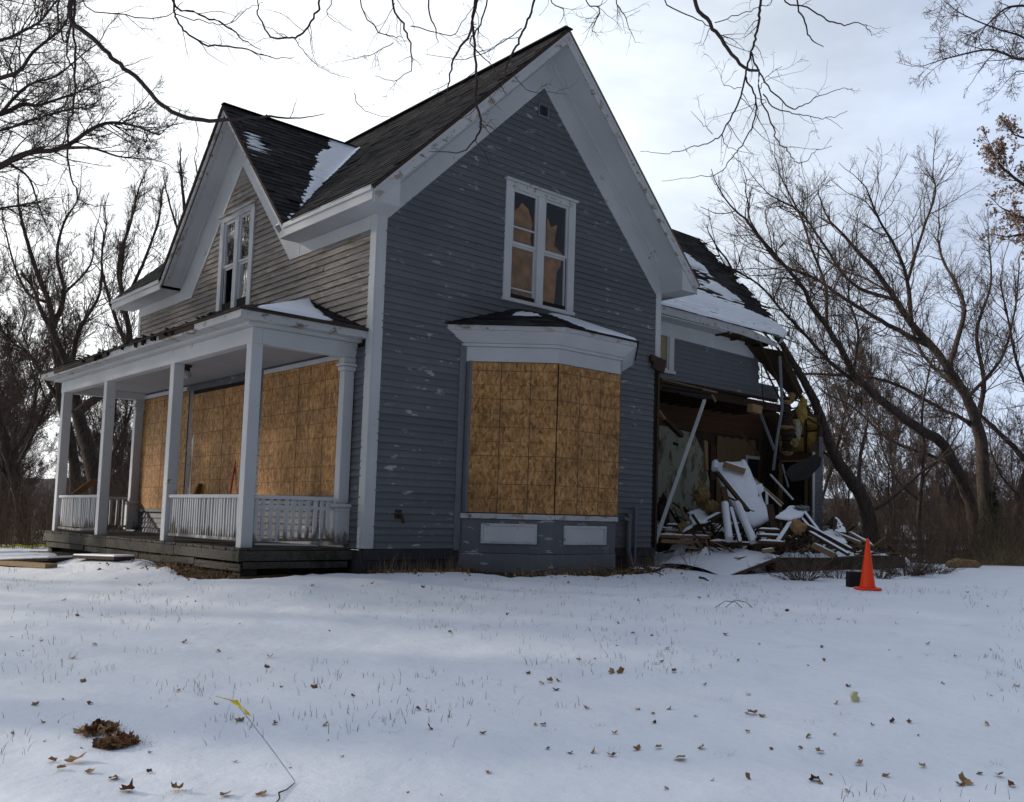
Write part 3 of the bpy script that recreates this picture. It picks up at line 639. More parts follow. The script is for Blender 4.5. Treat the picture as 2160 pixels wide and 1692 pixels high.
# hipped bay roof
def bp(off, z, yy=None):
    k = off * math.tan(math.radians(22.5)); q = off * math.sqrt(2)
    return [(BX[0][0] - q, .0 if yy is None else yy, z), (BX[1][0] - k, BX[1][1] - off, z), (BX[2][0] + k, BX[2][1] - off, z), (BX[3][0] + q, .0, z)]
e4 = bp(.30, 3.352); tA, tB = (2.62, 0, 3.83), (3.70, 0, 3.86)
br = obj('roof', MB().add(e4 + [tA, tB, (2.6, 0, 3.35), (3.9, 0, 3.35)], [(0, 1, 4), (1, 2, 5, 4), (2, 3, 5), (3, 2, 1, 0)]), M['shingle'], bay)
mb = MB()
def tri_shingles(mb, a, b, t0, t1, rows=9, w=.28):
    a, b, t0, t1 = map(lambda p: np.array(p, float), (a, b, t0, t1)); n = np.cross(b - a, t0 - a); n /= np.linalg.norm(n)
    if n[2] < 0: n = -n
    for j in range(rows):
        f0, f1 = j / rows, min(1, (j + 1.4) / rows); l0, r0 = a + (t0 - a) * f0, b + (t1 - b) * f0; l1, r1 = a + (t0 - a) * f1, b + (t1 - b) * f1
        L = np.linalg.norm(r0 - l0); k_ = max(1, int(L / w)); sft = R_.random()
        cuts = [0] + [min(1, max(0, (i + sft) / k_)) for i in range(k_)] + [1]
        for c0, c1 in zip(cuts[:-1], cuts[1:]):
            if c1 - c0 < .01: continue
            g = .003 / max(L, .1); h = .012 + R_.uniform(0, .006)
            p = [l0 + (r0 - l0) * (c0 + g), l0 + (r0 - l0) * (c1 - g), l1 + (r1 - l1) * (c1 - g), l1 + (r1 - l1) * (c0 + g)]
            mb.add([p[0] + n * h, p[1] + n * h, p[2] + n * .003, p[3] + n * .003, p[0], p[1], p[2], p[3]], [(0, 1, 2, 3), (4, 5, 1, 0), (5, 6, 2, 1), (7, 4, 0, 3)])
tri_shingles(mb, e4[0], e4[1], tA, tA); tri_shingles(mb, e4[1], e4[2], tA, tB); tri_shingles(mb, e4[2], e4[3], tB, tB)
obj('shingle_field', mb, M['shingle'], bay, kind='stuff')
def snow_tri(a, b, t0, t1, hfun, label, n_=70):
    a, b, t0, t1 = map(lambda p: np.array(p, float), (a, b, t0, t1)); n = np.cross(b - a, t0 - a); n /= np.linalg.norm(n)
    if n[2] < 0: n = -n
    S_, F = np.meshgrid(np.linspace(0, 1, n_), np.linspace(0, 1, n_), indexing='ij')
    L = a + (t0 - a) * F[..., None]; Rr = b + (t1 - b) * F[..., None]; X = L + (Rr - L) * S_[..., None]
    H = hfun(S_, F, X); X = X + H[..., None] * n; v, f = grid(X[..., 0], X[..., 1], X[..., 2]); f = f[(H.ravel()[f].max(1) > 0)]
    used = np.unique(f); mp_ = -np.ones(len(v), int); mp_[used] = np.arange(len(used)); link('snow_patch', npmesh('snow_patch', v[used], mp_[f], True), M['snow'], None, label=label, category='snow')
snow_tri(e4[1], e4[2], tA, tB, lambda s, f, X: .05 * sm(f, .0, .08) * sm(s - .34 - .25 * f + .15 * (fbm(X[..., 0] * 6, X[..., 1] * 6, 3, 2) - .5), -.1, .12) - .008, 'wedge of snow on the front of the bay window roof')
snow_tri(e4[0], e4[1], tA, tA, lambda s, f, X: .07 * (np.exp(-((f - .62) / .26) ** 2) * sm(s, .35, .6) + .8 * (fbm(X[..., 0] * 7, X[..., 1] * 7 + X[..., 2] * 20, 3, 6) - .5) - .62), 'broken scraps of snow on the left face of the bay roof')
# strand boards: three sheets' worth on two faces (the third face turns away)
def osb_panel(parent, P, ang, w, h, th=.014, **pr):
    mb = MB(); mb.box(0, w, -th, 0, 0, h); o = obj('osb_panel', mb, M['osb'], parent, **pr); o.location = P; o.rotation_euler = (0, 0, ang); return o
osb_panel(bay, (1.672, -.082 - .02, .545), -math.pi / 4, 1.30, 2.275, label='strand board sheet on the left slanted face of the bay')
osb_panel(bay, (2.604, -1.022, .545), 0, 1.35, 2.275, label='strand board sheet on the front face of the bay')
osb_panel(bay, (3.965, -1.008, .545), math.pi / 4, 1.33, 2.275, label='strand board sheet on the far slanted face of the bay')
bevel(obj('corner_trim', MB().box(1.49, 1.60, -.045, 0, -.03, 3.06), M['pipe'], bay), .004)
obj('corner_trim', MB().beam((1.64, -.07, .54), (1.64, -.07, 2.83), .05, .09), M['pipe'], bay)
def recessed(P, ang, w, h):
    e = empty('panel'); bpy.data.objects.remove(e)
    t = .035; o = obj('panel', MB().box(t, w - t, -.012, 0, t, h - t), M['trim'], bay); o.location = P; o.rotation_euler = (0, 0, ang)
    f = obj('panel_frame', MB().box(0, w, -.028, 0, 0, t).box(0, w, -.028, 0, h - t, h).box(0, t, -.028, 0, t, h - t).box(w - t, w, -.028, 0, t, h - t), M['rot'], o)
kk = math.cos(math.pi / 4)
recessed((1.84, -.235 - .008, .085), -math.pi / 4, .84, .30); recessed((2.82, -1.000, .085), 0, .90, .29)

# --- porch
PXX, PY0, PY1 = -1.552, .382, 8.92
bm_ = MB(); bm_.box(PXX, PXX + .14, PY0, PY1, 2.69, 2.905); bm_.box(PXX + .14, -.002, PY0, PY0 + .14, 2.69, 2.905); bm_.box(PXX + .14, -.002, PY1 - .14, PY1, 2.69, 2.905)
bevel(obj('porch_beam', bm_, M['trim'], house), .006)
e = .10; obj('crown_moulding', MB().box(PXX - e, -.002, PY0 - e, PY1 + e, 2.907, 2.95), M['trim'], house)
obj('porch_soffit', MB().box(PXX - .26, -.002, PY0 - .26, PY1 + .26, 2.952, 2.975), M['rot'], house)
bevel(obj('porch_fascia', MB().box(PXX - .295, PXX - .262, PY0 - .295, PY1 + .295, 2.945, 3.045).box(PXX - .262, -.002, PY0 - .295, PY0 - .262, 2.945, 3.045).box(PXX - .262, -.002, PY1 + .262, PY1 + .295, 2.945, 3.045), M['rot'], house, label='rotting white porch fascia with bare brown wood'), .004)
obj('porch_ceiling', MB().box(PXX + .14, -.002, PY0 + .14, PY1 - .14, 2.84, 2.86), M['ceil'], house)
o_ = .325; x0 = PXX - o_; ya, yb = PY0 - o_, PY1 + o_; zt = 3.76
E0, E1, E2, E3 = (x0, ya, 3.065), (x0, yb, 3.065), (0, yb, 3.065), (0, ya, 3.065); T0, T1 = (0, ya + 1.87, zt), (0, yb - 1.87, zt)
proof = obj('roof', MB().add([E0, E1, E2, E3, T0, T1, (x0, ya, 3.045), (x0, yb, 3.045), (0, yb, 3.045), (0, ya, 3.045)], [(0, 4, 5, 1), (0, 3, 4), (1, 5, 2), (6, 7, 8, 9), (0, 1, 7, 6), (0, 6, 9, 3)]), M['dark'], house, label='low hipped porch roof')
mb = MB(); tri_shingles(mb, E0, E1, T0, T1, 14, .3); tri_shingles(mb, E3, E0, T0, T0, 14, .3); obj('shingle_field', mb, M['shingle'], proof, kind='stuff')
mb = MB()
for i in range(70):                                          # curled, broken shingle ends along the porch eave
    yy = R_.uniform(ya + .6, yb); s_ = R_.uniform(.04, .13); mb.beam((x0 + .05, yy, 3.085), (x0 - .02, yy, 3.085 + R_.uniform(-.03, .03)), s_, .01)
for i in range(14): yy = R_.uniform(1.0, 8); mb.beam((x0 - .005, yy, 3.04), (x0 - .01, yy, 3.0 - R_.uniform(0, .05)), .05, .006)
obj('broken_shingles', mb, M['shingle'], proof, kind='stuff')
snow_tri(E3, E0, T0, T0, lambda s, f, X: .055 * sm(f, .03, .12) * sm(s - .28 - .12 * f + .14 * (fbm(X[..., 0] * 5, X[..., 1] * 5, 3, 12) - .5), -.05, .1) * sm(.97 - s, 0, .1) - .006, 'thin triangle of snow on the near end of the porch roof')
# gaps of rotten wood in the fascia
mb = MB(); mb.box(x0 + .018, x0 + .028, 5.2, 8.3, 2.972, 3.03); mb.box(x0 + .018, x0 + .028, 1.6, 2.9, 2.975, 3.035); obj('bare_wood', mb, M['dark'], house)
# posts
for (yy, lean) in ((PY0, 0), (3.06, .0), (6.15, .02), (8.72, .0)):
    w_ = .155; mb = MB(); mb.beam((PXX + w_ / 2 + .0, yy + w_ / 2, .0), (PXX + w_ / 2 + .0, yy + w_ / 2 + lean, 2.69), w_, w_, up=(0, 1, 0)); bevel(obj('post', mb, M['trim'], house), .006)
# half columns on pedestals at the wall
for yy in (PY0, 8.80):
    c = MB(); c.beam((-.115, yy + .07, .62), (-.115, yy + .07, 2.50), .16, .14, up=(0, 1, 0)); c.box(-.215, -.02, yy - .02, yy + .16, 2.50, 2.56); c.box(-.235, -.01, yy - .035, yy + .175, 2.565, 2.61); c.box(-.21, -.02, yy - .01, yy + .15, 2.613, 2.688)
    bevel(obj('column', c, M['trim'], house), .01, 2)
    c = MB(); c.box(-.23, -.02, yy - .03, yy + .17, .04, .56); c.box(-.27, -.01, yy - .06, yy + .20, .562, .615); bevel(obj('pedestal', c, M['baluster'], house), .006)
mb = MB(); mb.tube([(-.05, 9.15, 2.7), (-.07, 9.12, .35), (-.12, 9.05, .05)], .035, 8); obj('downspout', mb, M['trim'], house)
# railings
def railing(p0, p1, step, bw, bd, mid=False, label=None, z0=.085, z1=.70, sag=0.0, m='baluster'):
    r = empty('railing'); r.parent = house
    if label: r['label'] = label
    p0 = np.array(p0, float); p1 = np.array(p1, float); d = p1 - p0; L = np.linalg.norm(d); d /= L; ang = math.atan2(d[1], d[0])
    up = np.array((0, 0, 1.0)); P = lambda s, z: np.array((*(p0 + d * s), z))
    t = obj('top_rail', MB().beam(P(0, z1 - .028), P(L, z1 - .028 - sag * .2), .085, .05), M[m], r); bevel(t, .006)
    b_ = obj('bottom_rail', MB().beam(P(0, z0 + .02), P(L, z0 + .02 - sag), .06, .04, bend=-.03 if sag else 0), M[m], r)
    if mid: obj('middle_rail', MB().beam(P(0, z1 - .16), P(L, z1 - .16), .03, .035), M[m], r)
    me = MB().box(-bw / 2, bw / 2, -bd / 2, bd / 2, z0 + .02, z1 - .05).mesh('baluster'); me.materials.append(M[m])
    k_ = int(L / step)
    for i in range(k_):
        s = (i + .5) * L / k_; o = link('baluster', me, None, r); q = p0 + d * s; o.location = (q[0], q[1], 0)
        o.rotation_euler = (R_.gauss(0, .008), R_.gauss(0, .012), ang + R_.gauss(0, .05))
XR = PXX + .075
railing((XR, .545), (XR, 3.06), .082, .04, .032, label='front railing panel beside the near porch post')
railing((XR, 6.31), (XR, 8.72), .082, .04, .032, label='sagging railing panel at the far end of the porch', sag=.03)
railing((PXX + .16, .47), (-.23, .47), .098, .052, .022, mid=True, label='side railing with wide flat slats')
railing((PXX + .16, 8.87), (-.23, 8.87), .11, .045, .03, label='end railing at the far side of the porch')
# deck
dk = obj('deck', MB().box(PXX - .06, -.004, .26, 9.06, -.09, -.03), M['dark'], house, label='sagging weathered porch deck')
me = MB().box(-.5, .5, -.5, .5, -.5, .5).mesh('deck_board'); me.materials.append(M['deck'])
n_ = 66
for i in range(n_):
    o = link('deck_board', me, None, dk); o.location = (PXX / 2 - .05, .26 + (i + .5) * 8.8 / n_, -.012 + R_.uniform(-.006, .003)); o.scale = (1.60 + R_.uniform(-.015, .02), 8.8 / n_ - .006, .03)
for (a, b, z0_, z1_) in ((.24, 2.4, -.165, -.036), (2.42, 5.4, -.175, -.036), (5.42, 9.08, -.185, -.036)):
    obj('skirt_board', MB().box(PXX - .085, PXX - .062, a, b, z0_, z1_), M['deck'], dk)
for (a, b, q) in ((.24, 1.7, .0), (1.72, 3.9, .02), (3.93, 6.6, -.01), (6.65, 9.0, .01)): obj('skirt_board', MB().beam((PXX - .05, a, -.245 + q), (PXX - .045, b, -.25 - q), .02, .09, up=(0, 0, 1)), M['deck'], dk)
obj('skirt_board', MB().box(PXX - .06, .0, .235, .258, -.16, -.036), M['deck'], dk); obj('skirt_board', MB().beam((PXX - .02, .228, -.215), (-.1, .232, -.225), .018, .085), M['deck'], dk)
obj('crawl_space_shade', MB().box(PXX + .12, -.01, .42, 8.9, -.7, -.1), M['void'], dk)  # near-black block standing in for the shade beneath the deck
obj('joist', MB().box(PXX - .02, PXX + .04, .3, 9.0, -.30, -.20), M['dark'], dk)
for yy in (.35, 3.1, 6.2, 8.8): obj('pier', MB().box(PXX, PXX + .22, yy, yy + .22, -.75, -.24), M['deck'], dk)
# strand boards over the porch windows and door
for (ya_, yb_, z0_, z1_, lb) in ((.765, 2.03, .735, 2.715, None), (2.045, 3.30, .735, 2.715, None), (4.02, 4.79, .16, 2.62, None), (4.805, 6.23, .16, 2.62, None), (6.42, 7.66, .475, 2.70, None), (7.675, 8.95, .475, 2.70, None)):
    mb = MB(); mb.box(0, yb_ - ya_, 0, .014, 0, z1_ - z0_); o = obj('osb_panel', mb, M['osb'], house); o.location = (-.012 - .014, ya_, z0_); o.rotation_euler = (0, 0, math.pi / 2)
for (a, b, z) in ((.80, 3.28, 2.72), (6.55, 8.9, 2.72)): bevel(obj('head_trim', MB().box(-.05, -.014, a, b, z + .003, z + .075), M['trim'], house), .004)
obj('sill', MB().box(-.06, -.014, 6.40, 8.97, .415, .472), M['pipe'], house); obj('sill', MB().box(-.06, -.014, .76, 3.3, .675, .732), M['pipe'], house)
obj('door_trim', MB().box(-.03, -.002, 6.245, 6.40, .1, 2.72), M['pipe'], house)
# fixture
lp = obj('ceiling_lamp', MB().tube([(-.98, 4.08, 2.84), (-.98, 4.08, 2.80)], .07, 12).tube([(-.98, 4.08, 2.80), (-.98, 4.08, 2.74)], [.035, .05], 10), M['dark'], house)
obj('lamp_shade', MB().tube([(-.98, 4.08, 2.738), (-.98, 4.08, 2.70), (-.98, 4.08, 2.64), (-.98, 4.08, 2.61)], [.045, .065, .06, .03], 12), M['ceil'], lp)

# --- the torn wing
YW, XE = 1.4, 13.88
zw = lambda y: 4.89 + SL * (y - 1.0)
wing = obj('wall', MB().prism([(6.03, 3.47), (11.9, 3.40), (11.9, 3.72), (11.12, 3.76), (11.08, 4.5), (10.6, 4.75), (6.03, 4.75)], 1, YW + .004, YW + .1), M['dark'], house, label='upper wall of the torn wing with its lower storey gone')
wb = unit_board; siding(wing, 'g', 3.46, 4.45, lambda z: (6.04, 11.9 if z < 3.74 else 11.10 - .03 * math.sin(z * 30)), [(7.41, 8.02, 3.57, 4.46)], lambda a, z: ((a, YW, z), (0, 0, 0)))
obj('frieze_board', MB().prism([(6.04, 4.385), (10.85, 4.32), (10.85, 4.50), (10.66, 4.50), (10.66, 4.655), (6.04, 4.655)], 1, YW - .036, YW + .0), M['trim'], house)
obj('soffit', MB().box(6.42, 9.55, 1.022, YW - .002, 4.66, 4.685), M['trim'], house)
obj('soffit_lining_light_stop', MB().box(9.56, 11.2, 1.05, YW + .1, 4.67, 4.70).box(6.1, 9.5, 1.03, YW + .1, 4.69, 4.81), M['dark'], house)  # second box is added, unseen, to stop sky light leaking above the soffit
bevel(obj('fascia', MB().prism([(6.40, 4.70), (9.9, 4.68), (11.0, 4.62), (11.25, 4.60), (11.3, 4.70), (10.3, 4.84), (9.6, 4.87), (6.40, 4.875)], 1, .985, 1.02), M['rot'], house), .004)
obj('rafter_tails', MB().box(9.4, 9.46, 1.0, 1.5, 4.62, 4.78).box(9.95, 10.0, 1.05, 1.5, 4.6, 4.78).box(10.5, 10.56, 1.0, 1.6, 4.58, 4.76).box(11.0, 11.06, 1.1, 1.8, 4.6, 4.8), M['dark'], house)
# window in the wing wall, just behind the corner
w3 = empty('window', label='narrow upstairs window of the wing beside the gable corner'); w3.parent = house
def W3(s, m, *bxs):
    mb = MB()
    for q in bxs: mb.box(q[0] + .36, q[1] + .36, *q[2:])
    return obj(s, mb, M[m], w3)
bevel(W3('casing', 'trim', (7.50, 7.66, YW - .045, YW + .02, 3.65, 4.384), (7.05, 7.12, YW - .045, YW + .02, 3.65, 4.384)), .004)
W3('sill', 'trim', (7.0, 7.70, YW - .06, YW + .03, 3.58, 3.648)); W3('sash', 'trim', (7.12, 7.16, YW - .02, YW + .01, 3.65, 4.384), (7.46, 7.50, YW - .02, YW + .01, 3.65, 4.384), (7.16, 7.46, YW - .02, YW + .01, 3.65, 3.69))
W3('pane', 'glass', (7.16, 7.46, YW - .008, YW - .004, 3.69, 4.384)); W3('inner_board', 'insul', (7.2, 7.46, YW + .0, YW + .003, 3.69, 4.38))
# wing roof with a torn right edge
cE = lambda q: 11.86 + .22 * (fbm(q * 5.0, 1.7, 3, 31) - .5) * 2 - .35 * sm(.3 - q, 0, .3)    # ragged end as a function of distance up the slope
lw = (3.93 - 1.0) / ca; qs = np.linspace(0, lw, 30); n3 = np.array((0, -sa, ca)); V3 = np.array((0, ca, sa))
vs = []
for q in qs: p = np.array((3.55, 1.0, 4.89)) + V3 * q; vs += [p, np.array((float(cE(q)) - .05, p[1], p[2]))]
vb = [v - n3 * .045 for v in vs]; m_ = len(vs); fs = []
for i in range(len(qs) - 1): fs += [(2 * i, 2 * i + 1, 2 * i + 3, 2 * i + 2), (m_ + 2 * i, m_ + 2 * i + 2, m_ + 2 * i + 3, m_ + 2 * i + 1), (2 * i + 1, m_ + 2 * i + 1, m_ + 2 * i + 3, 2 * i + 3)]
fs.append((0, m_, m_ + 1, 1)); r3 = obj('roof', MB().add(vs + vb, fs), M['dark'], house, label='snow-covered wing roof with a torn right edge')
P3 = np.array((6.0, .96, 4.89 - .04))
roof(P3, (1, 0, 0), V3, n3, 6.3, lw + .05, lambda c, a, q: c[0] < cE(q) and c[2] > EV + SL * (6 + OV - c[0]) - .25, r3, 60)
mb = MB(); mb.prism([(3.95, zw(3.93)), (6.9, 4.9), (6.9, 4.85), (3.95, zw(3.93) - .05)], 0, 3.6, 11.75); obj('roof', mb, M['shingle'], house, label='back slope of the wing roof')
mb = MB()
for i in range(26):
    q = R_.uniform(.1, lw); p = np.array((float(cE(q)) + R_.uniform(-.15, .0), 1.0 + q * ca, 4.89 + q * sa)); mb.beam(p, p + np.array((R_.uniform(.08, .4), R_.uniform(-.1, .05), R_.uniform(-.15, .04))), R_.uniform(.04, .1), .015)
obj('torn_sheathing', mb, M['dark'], r3, kind='stuff')
def h_wing(A, B):
    st = ((B / .135) % 1); tab = np.abs(((A / .3) % 1) - .5) * 2
    nz = fbm(A * .9 + 3, B * 2.2, 4, 40); bare = sm(B, 3.55, 3.95) * .8 + .55 * np.exp(-((B - 2.35 + .10 * A) / .30) ** 2) * sm(nz, .40, .55) + .42 * np.exp(-((B - 1.25) / .42) ** 2) * sm(nz, .42, .56)
    bare = bare + .7 * sm(B, 2.6, 3.5) * sm(A, 2.4, 4.8) + .26 * sm(fbm(A * 1.3, B * 3.1, 4, 48), .52, .60) + 1.0 * sm(A - (5.15 - .35 * B) + .9 * (fbm(B * 3, A * 2, 3, 41) - .5), 0, .5) * sm(B, .5, 1.2)
    h = .045 - .075 * bare - .018 * (1 - sm(st, 0, .35)) - .05 * bare * (.5 - np.abs(st - .5)); h = h + .02 * (fbm(A * 6, B * 14, 3, 43) - .5)
    h = h * sm(B, -.02, .05); return np.where(6.0 + A > cE(B) - .02, -.2, h)
snow_on('snow_patch', P3 + n3 * .008, (1, 0, 0), V3, n3, 6.0, lw - .02, h_wing, 'broad snow sheet over the shingles of the wing roof', .03)
obj('flashing', MB().beam((10.6, .95, 4.87), (12.1, .93, 4.80), .05, .012), M['metal'], house)
# upper floor, back walls and end wall of the wing
obj('floor', MB().box(6.05, 11.0, YW + .11, 6.8, 3.42, 3.56), M['dark'], house)
obj('wall', MB().box(6.0, XE - .1, 6.8, 6.9, -.4, 3.4).prism([(6.0, 3.41), (11.2, 3.41), (11.2, 4.9), (6.0, 4.9)], 1, 6.8, 6.9), M['grey'], house, label='back wall of the wing')
ew = obj('wall', MB().prism([(1.40, -.3), (1.80, -.3), (1.80, 2.12), (2.62, 2.12), (2.62, -.3), (6.8, -.3), (6.8, 3.0), (5.2, 3.3), (3.2, 3.72), (2.7, 3.35), (2.2, 3.50), (1.9, 3.2), (1.40, 3.32)], 0, XE, XE + .03), M['dark'], house, label='far end wall of the wing, open to the studs')
for yy in (1.44, 1.84, 2.30, 2.72, 3.15, 3.9, 4.6): obj('stud', MB().box(XE - .10, XE - .004, yy, yy + .045, .1 if yy > 2.6 or yy < 1.8 else 2.32, 3.28 + R_.uniform(-.2, .2)), M['dark'], ew)
obj('header', MB().box(XE - .13, XE - .004, 1.65, 2.68, 2.14, 2.31), M['redwood'], ew); obj('header_trim', MB().box(XE - .15, XE - .004, 1.75, 2.6, 2.09, 2.137), M['tan'], ew)
obj('door_jamb', MB().box(XE - .12, XE - .004, 1.74, 1.84, -.1, 2.08), M['tan'], ew); obj('door_jamb', MB().box(XE - .12, XE - .004, 2.58, 2.64, -.1, 2.08), M['tan'], ew)
def batt(y0, y1, z0, z1, m='insul'):
    A, B = np.meshgrid(np.linspace(0, 1, 9), np.linspace(0, 1, 15), indexing='ij'); bul = np.sin(A * np.pi) ** .6 * (np.sin(B * np.pi) ** .5)
    Y = y0 + (y1 - y0) * A; Z = z0 + (z1 - z0) * B; X = XE - .035 - .085 * bul - .03 * (fbm(Y * 22, Z * 22, 3, int(z0 * 7)) - .3)
    v, f = grid(X, Y, Z); link('insulation_batt', npmesh('insulation_batt', v, f[:, ::-1], True), M[m], ew)
for a in ((1.49, 1.83, 2.9, 3.28), (1.49, 1.83, 2.33, 2.86), (1.89, 2.29, 2.78, 3.22), (1.89, 2.29, 2.34, 2.74), (2.35, 2.70, 2.85, 3.35), (2.35, 2.70, 2.35, 2.8)): batt(*a)
stub = obj('wall', MB().prism([(13.42, -.3), (XE - .001, -.3), (XE - .001, 2.98), (13.80, 3.05), (13.75, 2.62), (13.6, 2.45), (13.42, 2.30)], 1, YW + .004, YW + .09), M['dark'], house, label='last scrap of clapboard front wall at the far end of the wing')
siding(stub, 'g', -.3, 2.7, lambda z: (13.50 if z < 2.25 else 13.7, XE + .02), [], lambda a, z: ((a, YW, z), (0, 0, 0)))
obj('corner_trim', MB().box(13.42, 13.50, YW - .03, YW + .002, -.3, 2.3), M['trim'], stub)
if SIDX.v: obj('siding_boards', SIDX, M['grey'], stub, kind='stuff')
obj('door', MB().box(XE + .035, XE + .06, 1.78, 2.64, -.3, 2.14), M['void'], ew)  # dark panel added to shut daylight out of the end doorway
# inner partition seen through the opening
pt = obj('wall', MB().box(6.1, XE - .14, 3.26, 3.36, -.3, 3.42), M['dark'], house, label='inner partition exposed by the collapse')
obj('plaster_panel', MB().prism([(7.6, -.2), (11.62, -.2), (11.62, 1.5), (11.35, 2.2), (11.0, 2.66), (9.9, 2.74), (9.2, 3.02), (7.6, 3.2)], 1, 3.235, 3.258), M['plaster'], pt)
for i in range(8): obj('wall_board', MB().box(9.4, 13.70, 3.23 + R_.uniform(0, .01), 3.257, 2.74 + i * .085, 2.82 + i * .085), M['redwood'], pt)
for i in range(9): obj('wall_board', MB().box(11.64, 13.70, 3.225, 3.25, 1.55 + i * .1, 1.645 + i * .1), M['redwood'], pt)
for i in range(30): obj('beadboard_strip', MB().box(11.86 + i * .055, 11.86 + i * .055 + .049, 3.196, 3.222, .4, 2.66 + .02 * math.sin(i)), M['bead'], pt)
obj('door_casing', MB().box(13.05, 13.12, 3.17, 3.195, .6, 2.25).box(13.12, 13.66, 3.17, 3.195, 2.17, 2.25), M['trim'], pt)
obj('opening', MB().box(13.13, 13.6, 3.185, 3.195, .6, 2.165), M['black'], pt)  # black sheet painted in for the unlit space inside the casing
obj('wall_crack', MB().tube([(9.62, 3.232, 2.62), (9.70, 3.23, 2.30), (9.60, 3.23, 2.12), (9.63, 3.23, 1.95)], .02, 5).tube([(10.2, 3.232, 2.35), (10.35, 3.23, 2.33)], .04, 5), M['black'], pt)
obj('beam', MB().beam((6.1, 1.62, 3.36), (12.4, 1.62, 3.30), .09, .18), M['dark'], house)
for xx in np.arange(6.6, 12.6, .42): obj('ceiling_joist', MB().box(xx, xx + .05, 1.68, 3.2 if xx > 8 else 3.22, 3.26, 3.40), M['dark'], house)
# broken porch-roof scraps still hanging below the wing wall
bits = [((1392, 806, 18.6), (1480, 822, 18.9), .10, .03, 'dark'), ((1400, 818, 18.5), (1500, 832, 18.9), .16, .03, 'black'), ((1396, 800, 18.7), (1512, 828, 19.0), .05, .03, 'tan'), ((1430, 830, 18.3), (1490, 840, 18.6), .12, .04, 'black'), ((1500, 830, 19), (1510, 848, 19), .07, .03, 'tan')]
for p, q, w_, h_, m in bits: obj('broken_board', MB().beam(at(*p), at(*q), w_, h_), M[m], house)
# dangling sheathing and rafters at the torn end
mb = MB(); P_ = [at(1572, 728, 21.6), at(1652, 742, 21.3), at(1692, 828, 22.4), at(1676, 846, 22.6), at(1650, 815, 22.4), at(1612, 775, 22.0)]
nn = np.array((.4, -.3, .2)) * .06; mb.add(P_ + [p + nn for p in P_], [(0, 1, 2, 3, 4, 5), (11, 10, 9, 8, 7, 6)] + [(i, i + 6, (i + 1) % 6 + 6, (i + 1) % 6) for i in range(6)]); obj('hanging_sheathing', mb, M['dark'], house)
for p, q, w_ in (((1602, 722, 21.3), (1668, 862, 22.4), .05), ((1640, 745, 21.4), (1700, 862, 22.6), .04), ((1655, 765, 21.9), (1696, 850, 22.4), .03), ((1608, 766, 21), (1664, 880, 22.0), .035), ((1668, 862, 22.6), (1712, 856, 22.9), .05), ((1680, 868, 22.6), (1728, 880, 23.2), .07), ((1690, 875, 22.8), (1735, 900, 23.3), .05), ((1650, 838, 22), (1700, 850, 22.8), .04)):
    obj('broken_rafter', MB().beam(at(*p), at(*q), w_, w_ * .8), M['dark'], house)

# ================================================================== THINGS AROUND THE RUIN
def thing_mesh(name, mb, m, label, cat, group=None, **pr):
    o = obj(name, mb, m, None, label=label, category=cat, **pr)
    if group: o['group'] = group
    return o
# dark low footing of the missing porch, and the snow-covered sheet that leans on it
ft = thing_mesh('foundation_wall', MB().prism([(7.35, -.62), (12.2, -.62), (12.2, -.16), (11.0, -.12), (9.4, -.16), (7.35, -.13)], 1, -1.72, -1.50).box(12.0, 12.2, -1.49, 1.3, -.62, -.18), M['dark'], 'low dark footing of the missing porch behind the leafless shrub', 'foundation wall')
A_, B_ = np.meshgrid(np.linspace(0, 1, 50), np.linspace(0, 1, 50), indexing='ij')
c00, c10, c01, c11 = np.array((5.75, -1.75, -.43)), np.array((7.45, -1.72, -.09)), np.array((6.0, -.12, -.32)), np.array((7.9, 1.2, -.04))
X = c00 * ((1 - A_) * (1 - B_))[..., None] + c10 * (A_ * (1 - B_))[..., None] + c01 * ((1 - A_) * B_)[..., None] + c11 * (A_ * B_)[..., None]
X[..., 2] += .10 * np.sin(np.pi * B_) ** .8 * (1 - .3 * A_) + .03 * (fbm(X[..., 0] * 2, X[..., 1] * 2, 3, 50) - .5)
v, f = grid(X[..., 0], X[..., 1], X[..., 2]); n0 = len(v); edge = 50
v2 = v - np.array((0, 0, .045)); side = [(i * 50, (i + 1) * 50, (i + 1) * 50 + n0, i * 50 + n0) for i in range(49)]
sheet = empty('sheathing_panel', (0, 0, 0), label='large sheet tilted beside the gable corner and buried in smooth snow', category='panel')
link('snow_cover', npmesh('snow_cover', np.vstack([v, v2]), np.vstack([f, np.array(side)]), True), M['snow'], sheet)
obj('panel_edge', MB().beam(c00 + (0, -.01, -.045), c10 + (0, -.01, -.045), .04, .05), M['redwood'], sheet)
obj('panel_under', MB().add([c00 - (0, 0, .07), c10 - (0, 0, .07), c11 - (0, 0, .12), c01 - (0, 0, .12)], [(0, 1, 2, 3)]), M['dark'], sheet)
